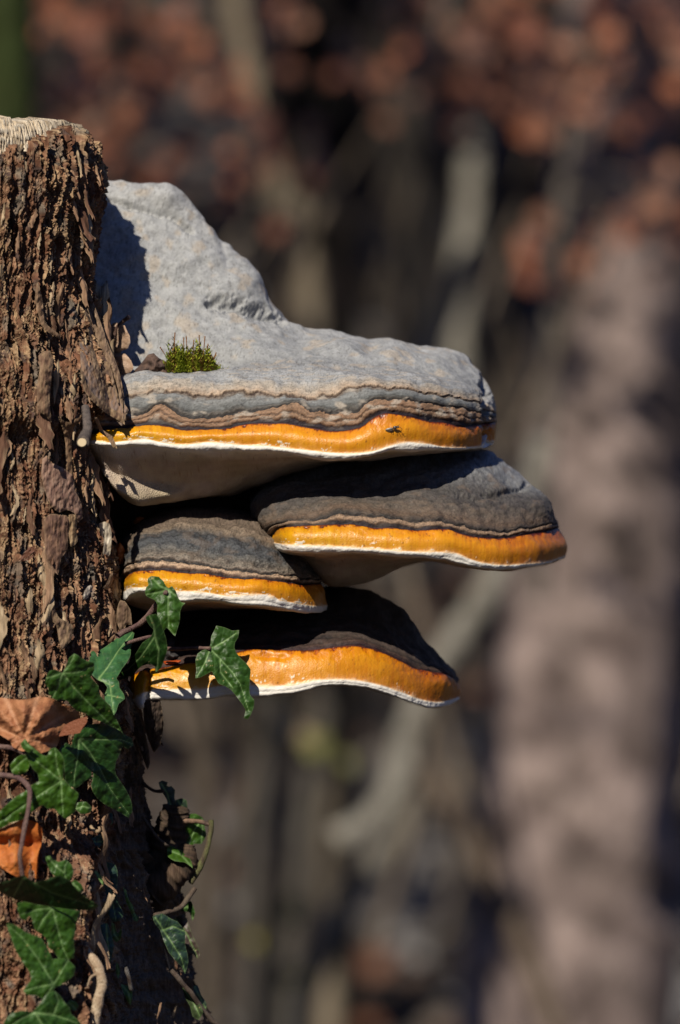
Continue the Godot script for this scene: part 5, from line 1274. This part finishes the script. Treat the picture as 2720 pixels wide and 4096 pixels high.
# a trunk through picture points at one distance; the crown stands above the picture and shades the slope
func tree(called: String, label: String, path: Array, radii: Array, c0: Color, c1: Color, rough: float, crown: Array, group := "", fq := 1.0) -> Node3D:
	var pts := []
	for i in range(0, path.size(), 3):
		pts.append(at(path[i], path[i + 1], path[i + 2]))
	var foot: Vector3 = pts[0]
	foot.y = hill_y(foot.x, foot.z) - 0.05
	if pts[0].y > foot.y:
		pts[0] = foot
	var o := thing(called, label, "tree", pts[0], group)
	put("trunk", tube(pts, radii, 28, 16, rough, c0, c1, fq), M.far_bark, o)
	if crown.size() > 0:
		var cen: Vector3 = crown[0]
		var rad: Vector3 = crown[1]
		var n: int = crown[2]
		var topp: Vector3 = pts[pts.size() - 1]
		var mm := MultiMesh.new()
		mm.transform_format = MultiMesh.TRANSFORM_3D
		mm.use_colors = true
		mm.mesh = far_leaf_mesh()
		mm.instance_count = n
		var hubs := []
		for k in 14:
			var h := cen + Vector3(rng.randf_range(-1, 1), rng.randf_range(-1, 1), rng.randf_range(-1, 1)).limit_length(0.9) * rad
			hubs.append(h)
			put("branch", tube([topp + Vector3(0, -0.2 * k / 14.0, 0), topp.lerp(h, 0.5) + Vector3(0, 0.15, 0), h], [0.035, 0.022, 0.008], 8, 5, 0.15, c0, c1), M.far_bark, o)
		for i in n:
			var h: Vector3 = hubs[i % 14] + Vector3(rng.randfn(0, 0.34), rng.randfn(0, 0.26), rng.randfn(0, 0.34))
			var b := Basis(Vector3(rng.randf_range(-1, 1), rng.randf_range(-1, 1), rng.randf_range(-1, 1)).normalized(), rng.randf() * TAU)
			mm.set_instance_transform(i, Transform3D(b.scaled(Vector3.ONE * rng.randf_range(0.08, 0.14)), h - o.position))
			mm.set_instance_color(i, rgb(0.25, 0.10, 0.05).lerp(rgb(0.16, 0.09, 0.045), rng.randf()))
		var l := MultiMeshInstance3D.new()
		l.multimesh = mm
		l.material_override = M.far_leaf
		l.name = "crown"
		l.set_meta("kind", "stuff")
		o.add_child(l, true)
	return o

func sapling(label: String, stem: Array, r: float, spots: Array, group: String, palette := []) -> void:     # thin stem with branches that carry clusters of brown leaves
	var pts := []
	for i in range(0, stem.size(), 3):
		pts.append(at(stem[i], stem[i + 1], stem[i + 2]))
	var o := thing("beech_sapling", label, "sapling", pts[0], group)
	var rr := []
	for i in pts.size():
		rr.append(lerpf(r, r * 0.4, float(i) / pts.size()))
	put("stem", tube(pts, rr, 10, 8, 0.15, rgb(0.10, 0.09, 0.08), rgb(0.17, 0.15, 0.13)), M.far_bark, o)
	var lm := far_leaf_mesh()
	var mats := []
	for c in palette if palette.size() > 0 else [rgb(0.25, 0.08, 0.03), rgb(0.18, 0.055, 0.024), rgb(0.22, 0.095, 0.05), rgb(0.10, 0.035, 0.02)]:
		var m := tint("brown_leaf", c, 0.65)
		m.cull_mode = BaseMaterial3D.CULL_DISABLED
		m.backlight_enabled = true
		m.backlight = Color(0.5, 0.5, 0.5)
		mats.append(m)
	for s in spots:           # x, y, depth, how many
		var p := at(s[0], s[1], s[2])
		var best: Vector3 = pts[0]
		for k in pts.size():
			if pts[k].distance_to(p) < best.distance_to(p):
				best = pts[k]
		put("branch", tube([best, best.lerp(p, 0.5) + Vector3(0, 0.03, 0), p], [0.004, 0.003, 0.0015], 7, 5, 0.1, rgb(0.09, 0.075, 0.065), rgb(0.13, 0.11, 0.09)), M.far_bark, o)
		for k in int(s[3]) * 2:
			var q := p + Vector3(rng.randfn(0, 0.036), rng.randfn(0, 0.028), rng.randfn(0, 0.07))
			var f := put("leaf", lm, mats[rng.randi() % 4], o)
			var b := Basis(Vector3(0, 0, 1), rng.randf_range(-PI, PI)) * Basis(Vector3.RIGHT, rng.randf_range(-0.9, 0.5)) * Basis(Vector3.UP, rng.randf_range(-0.7, 0.7))
			f.transform = Transform3D(b.scaled(Vector3.ONE * rng.randf_range(0.026, 0.046)), q - o.position)

func build_wood() -> void:
	build_ground()
	# the broad reddish pine trunk on the right, light dapples painted among its bark tones
	tree("pine_tree", "broad pine trunk with pinkish grey plated bark at the right, out of focus", [2180, 5600, -4.6, 2260, 4096, -4.6, 2340, 2900, -4.6, 2410, 1900, -4.6, 2460, 1000, -4.6, 2520, -200, -4.6, 2620, -2500, -4.6], [0.17, 0.155, 0.138, 0.118, 0.098, 0.082, 0.06], rgb(0.085, 0.066, 0.061), rgb(0.39, 0.31, 0.29), 0.14, [Vector3(0.9, 4.8, -6.0), Vector3(1.9, 1.0, 1.9), 2400], "", 3.4)
	# a trunk behind the grey hump, its shade painted in as near-black bark
	tree("dark_tree", "dark trunk with painted shade standing behind the grey hump of the top bracket", [1180, 4600, -7.0, 1200, 3000, -7.0, 1230, 1500, -7.0, 1270, 400, -7.0, 1290, -600, -7.0, 1330, -2600, -7.0], [0.12, 0.11, 0.10, 0.095, 0.09, 0.06], rgb(0.014, 0.012, 0.011), rgb(0.026, 0.022, 0.02), 0.12, [Vector3(-1.3, 4.8, -6.4), Vector3(2.3, 1.1, 2.3), 3200])
	tree("mossy_tree", "green mossy trunk at the top left edge beyond the stump", [-60, 9000, -3.0, -30, 4000, -3.0, -25, 1500, -3.0, -20, -300, -3.0, -10, -3800, -3.0], [0.06, 0.052, 0.047, 0.044, 0.035], rgb(0.022, 0.034, 0.012), rgb(0.045, 0.06, 0.022), 0.12, [Vector3(-0.7, 4.6, -2.2), Vector3(1.6, 0.8, 1.6), 800])
	tree("thin_tree", "slender pale leaning trunk above the grey hump", [1330, 1900, -5.2, 1235, 1260, -5.2, 1120, 800, -5.2, 1010, 350, -5.2, 935, -80, -5.2, 840, -900, -5.2], [0.020, 0.019, 0.018, 0.017, 0.016, 0.012], rgb(0.20, 0.165, 0.12), rgb(0.32, 0.27, 0.20), 0.1, [])
	for d in [["tall grey trunk far back on the left, above the cut stump, added for shade", 430, -12.5, -1.6, 0.10], ["tall dim trunk far back on the slope in the upper middle, added for shade", 1640, -13.2, -0.6, 0.09], ["tall dim trunk far back on the right behind the pine, added for shade", 2640, -12.0, 0.8, 0.11]]:
		tree("added_distant_tree", d[0], [d[1], 2600, d[2], d[1] + 20, 1400, d[2], d[1] + 10, 0, d[2], d[1] + 30, -1600, d[2]], [d[4], d[4] * 0.95, d[4] * 0.88, d[4] * 0.7], rgb(0.025, 0.022, 0.02), rgb(0.055, 0.05, 0.045), 0.12, [Vector3(d[3], 5.3, d[2] - 0.6), Vector3(2.3, 1.2, 2.5), 4200 if d[1] != 1640 else 1800], "trees added far back on the slope")  # trees added to shade the slope; trunk colour darkened as painted shade
	# saplings and leaning poles
	for d in [
		["pale leaning pole running down left from behind the second bracket's tip", [2180, 1760, -3.6, 2070, 2120, -3.6, 1930, 2400, -3.6, 1760, 2650, -3.6, 1650, 2900, -3.6, 1590, 3130, -3.6, 1480, 3290, -3.6, 1340, 3360, -3.6], 0.017, rgb(0.19, 0.18, 0.155), rgb(0.33, 0.315, 0.275)],
		["pale crooked pole in the lower middle, below the leaning one", [1660, 3180, -4.0, 1590, 3340, -4.0, 1430, 3530, -4.0, 1330, 3730, -4.0, 1240, 3960, -4.0, 1180, 4200, -4.0], 0.016, rgb(0.14, 0.13, 0.11), rgb(0.22, 0.205, 0.175)],
		["brown straight pole slanting down right before the pine trunk", [1700, 3040, -3.9, 1790, 3210, -3.9, 1960, 3500, -3.9, 2120, 3850, -3.9, 2260, 4200, -3.9], 0.014, rgb(0.14, 0.105, 0.08), rgb(0.20, 0.16, 0.125)],
		["dim upright brown pole just right of the stump's foot", [850, 4300, -3.2, 830, 3600, -3.2, 815, 3000, -3.2, 820, 2700, -3.2], 0.014, rgb(0.08, 0.066, 0.052), rgb(0.12, 0.1, 0.08)],
		["grey upright pole below the hanging ivy leaf", [1010, 4300, -4.4, 1020, 3700, -4.4, 1060, 3100, -4.4, 1090, 2600, -4.4], 0.019, rgb(0.08, 0.072, 0.064), rgb(0.12, 0.11, 0.098)],
		["grey slanting pole under the lowest bracket", [1150, 4200, -4.8, 1190, 3500, -4.8, 1270, 3000, -4.8, 1340, 2600, -4.8], 0.019, rgb(0.085, 0.078, 0.07), rgb(0.125, 0.115, 0.1)],
		["short pale upright pole in the middle of the slope", [1835, 1500, -5.6, 1845, 1150, -5.6, 1880, 820, -5.6, 1900, 500, -5.6], 0.020, rgb(0.26, 0.245, 0.21), rgb(0.36, 0.34, 0.29)],
		["pale leaning pole above the right end of the top bracket", [1660, 1600, -4.4, 1740, 1350, -4.4, 1810, 1180, -4.4, 1900, 1000, -4.4], 0.017, rgb(0.2, 0.18, 0.15), rgb(0.28, 0.255, 0.215)],
	]:
		var pts := []
		var rr := []
		for i in range(0, d[1].size(), 3):
			pts.append(at(d[1][i], d[1][i + 1], d[1][i + 2]))
			rr.append(d[2] * rng.randf_range(0.85, 1.15))
		var o := thing("leaning_pole", d[0], "branch", pts[0], "bare poles in the undergrowth")
		put("wood", tube(pts, rr, 12, 10, 0.2, d[3], d[4]), M.far_bark, o)
	# a tangle of thin bare twigs on the slope
	var tangle := thing("undergrowth", "tangle of thin bare brown twigs standing all over the slope behind", "undergrowth", at(1360, 3000, -6.0))
	for k in 46:
		var z := -rng.randf_range(3.6, 8.5)
		var x := rng.randf_range(500.0, 2650.0)
		var y := rng.randf_range(600.0, 4200.0)
		var lean := rng.randf_range(-500.0, 500.0)
		var ln := rng.randf_range(500.0, 1500.0)
		var pa := at(x, y + ln * 0.5, z)
		var pb := at(x + lean * 0.6 + rng.randf_range(-80, 80), y, z + rng.randf_range(-0.1, 0.1))
		var pc := at(x + lean, y - ln * 0.5, z)
		var g := rng.randf_range(0.6, 1.5)
		put("twig", tube([pa, pb, pc], [0.006 + 0.004 * rng.randf(), 0.006, 0.003], 7, 8, 0.2, rgb(0.13 * g, 0.105 * g, 0.08 * g), rgb(0.2 * g, 0.165 * g, 0.13 * g)), M.far_bark, tangle)
	sapling("sapling with rusty brown leaves at the top left, above the cut stump", [120, 2600, -4.0, 200, 1500, -4.0, 330, 700, -4.0, 520, 200, -4.0, 640, -300, -4.0], 0.012,
		[[290, 110, -4.0, 5], [370, 190, -3.9, 4], [330, 430, -4.1, 5], [500, 370, -4.0, 5], [620, 250, -4.0, 5], [800, 220, -4.1, 5], [700, 340, -3.9, 5], [450, 560, -4.0, 4], [130, 440, -4.0, 4], [820, 190, -4.2, 3], [480, 450, -4.0, 4], [380, 20, -4.0, 4], [560, 640, -4.1, 3], [200, 250, -4.3, 3]], "beech saplings with brown leaves")
	sapling("sapling with one rusty leaf spray above the grey hump", [900, 2300, -4.2, 980, 1500, -4.2, 1000, 900, -4.2, 1030, 640, -4.2], 0.009,
		[[1000, 650, -4.2, 5], [1080, 640, -4.2, 5], [1130, 665, -4.2, 3], [1150, 20, -4.3, 4], [1090, 10, -4.2, 3]], "beech saplings with brown leaves")
	sapling("sapling with many rusty leaf sprays at the top right, above the pine trunk", [2150, 2400, -4.0, 2200, 1500, -4.0, 2250, 800, -4.0, 2330, 300, -4.0, 2400, -300, -4.0], 0.012,
		[[2100, 170, -4.0, 5], [2250, 420, -4.0, 4], [2400, 280, -3.8, 6], [2600, 250, -3.9, 5], [2450, 150, -4.0, 5], [2280, 1000, -4.0, 4], [2460, 970, -3.9, 4], [2650, 420, -4.0, 5], [2560, 120, -4.0, 5], [2660, 780, -4.0, 4], [2500, 420, -3.9, 4], [2330, 130, -4.2, 4], [2690, 60, -4.0, 4], [2560, 950, -4.1, 3], [2420, 560, -4.1, 3]], "beech saplings with brown leaves")
	sapling("sapling with scattered rusty leaves in the upper middle", [1560, 2400, -4.8, 1620, 1500, -4.8, 1680, 700, -4.8, 1760, 200, -4.8, 1800, -200, -4.8], 0.011,
		[[1700, 100, -4.8, 5], [1480, 390, -4.7, 4], [1850, 250, -4.8, 5], [1800, 410, -4.8, 4], [1960, 190, -4.8, 5], [2060, 150, -4.9, 4], [1500, 300, -4.9, 2], [1990, 470, -4.8, 3], [1660, 260, -5.0, 2], [2080, 440, -4.8, 3]], "beech saplings with brown leaves")
	sapling("low sapling with a few yellowing leaves under the lowest bracket", [1010, 4300, -3.8, 1050, 3800, -3.8, 1070, 3300, -3.8, 1080, 2900, -3.8], 0.007,
		[[1078, 2900, -3.8, 2], [1075, 3690, -3.8, 2], [1290, 3050, -4.4, 1]], "", [rgb(0.16, 0.15, 0.02), rgb(0.20, 0.17, 0.03), rgb(0.13, 0.13, 0.025), rgb(0.22, 0.16, 0.08)])

func _ready() -> void:
	rng.seed = 7
	n1.noise_type = FastNoiseLite.TYPE_SIMPLEX_SMOOTH
	n1.frequency = 0.05
	n1.fractal_octaves = 3
	n1.seed = 3
	n2.noise_type = FastNoiseLite.TYPE_SIMPLEX
	n2.frequency = 1.0
	n2.fractal_type = FastNoiseLite.FRACTAL_RIDGED
	n2.fractal_octaves = 3
	n2.seed = 5
	# camera: a long lens, wide open
	var cam := Camera3D.new()
	cam.name = "camera"
	cam.position = Vector3(0, Y0, D)
	cam.near = 0.1
	cam.far = 400.0
	var ca := CameraAttributesPhysical.new()
	ca.frustum_focal_length = 120.0
	ca.frustum_focus_distance = D - 0.036
	ca.frustum_near = 0.1
	ca.frustum_far = 400.0
	ca.exposure_aperture = 4.1
	cam.attributes = ca
	cam.fov = rad_to_deg(2.0 * atan(0.256 / D))
	add_child(cam)
	# sky and sun
	var sky := ProceduralSkyMaterial.new()
	sky.sky_top_color = Color(0.30, 0.46, 0.78)
	sky.sky_horizon_color = Color(0.62, 0.70, 0.80)
	sky.ground_bottom_color = Color(0.10, 0.08, 0.06)
	sky.ground_horizon_color = Color(0.30, 0.28, 0.25)
	sky.sky_energy_multiplier = 0.58
	sky.ground_energy_multiplier = 0.30
	var env := Environment.new()
	env.background_mode = Environment.BG_SKY
	env.sky = Sky.new()
	env.sky.sky_material = sky
	env.tonemap_mode = Environment.TONE_MAPPER_LINEAR
	env.tonemap_exposure = 1.5
	env.sdfgi_enabled = true
	env.ssao_enabled = true
	env.ssil_enabled = true
	var we := WorldEnvironment.new()
	we.name = "world_environment"
	we.environment = env
	add_child(we)
	var sun := DirectionalLight3D.new()
	sun.name = "sun"
	sun.light_energy = 1.25
	sun.light_color = Color(1.0, 0.965, 0.90)
	sun.light_angular_distance = 0.5
	sun.shadow_enabled = true
	var az := deg_to_rad(20.0)
	var el := deg_to_rad(40.0)
	var to_sun := Vector3(-sin(az) * cos(el), sin(el), cos(az) * cos(el))
	sun.basis = Basis.looking_at(-to_sun, Vector3.UP)
	add_child(sun)
	materials()
	build_wood()
	build_stump()
	build_brackets()
	build_ivy()
	build_litter_on_stump()
	build_moss()
	build_small_things()
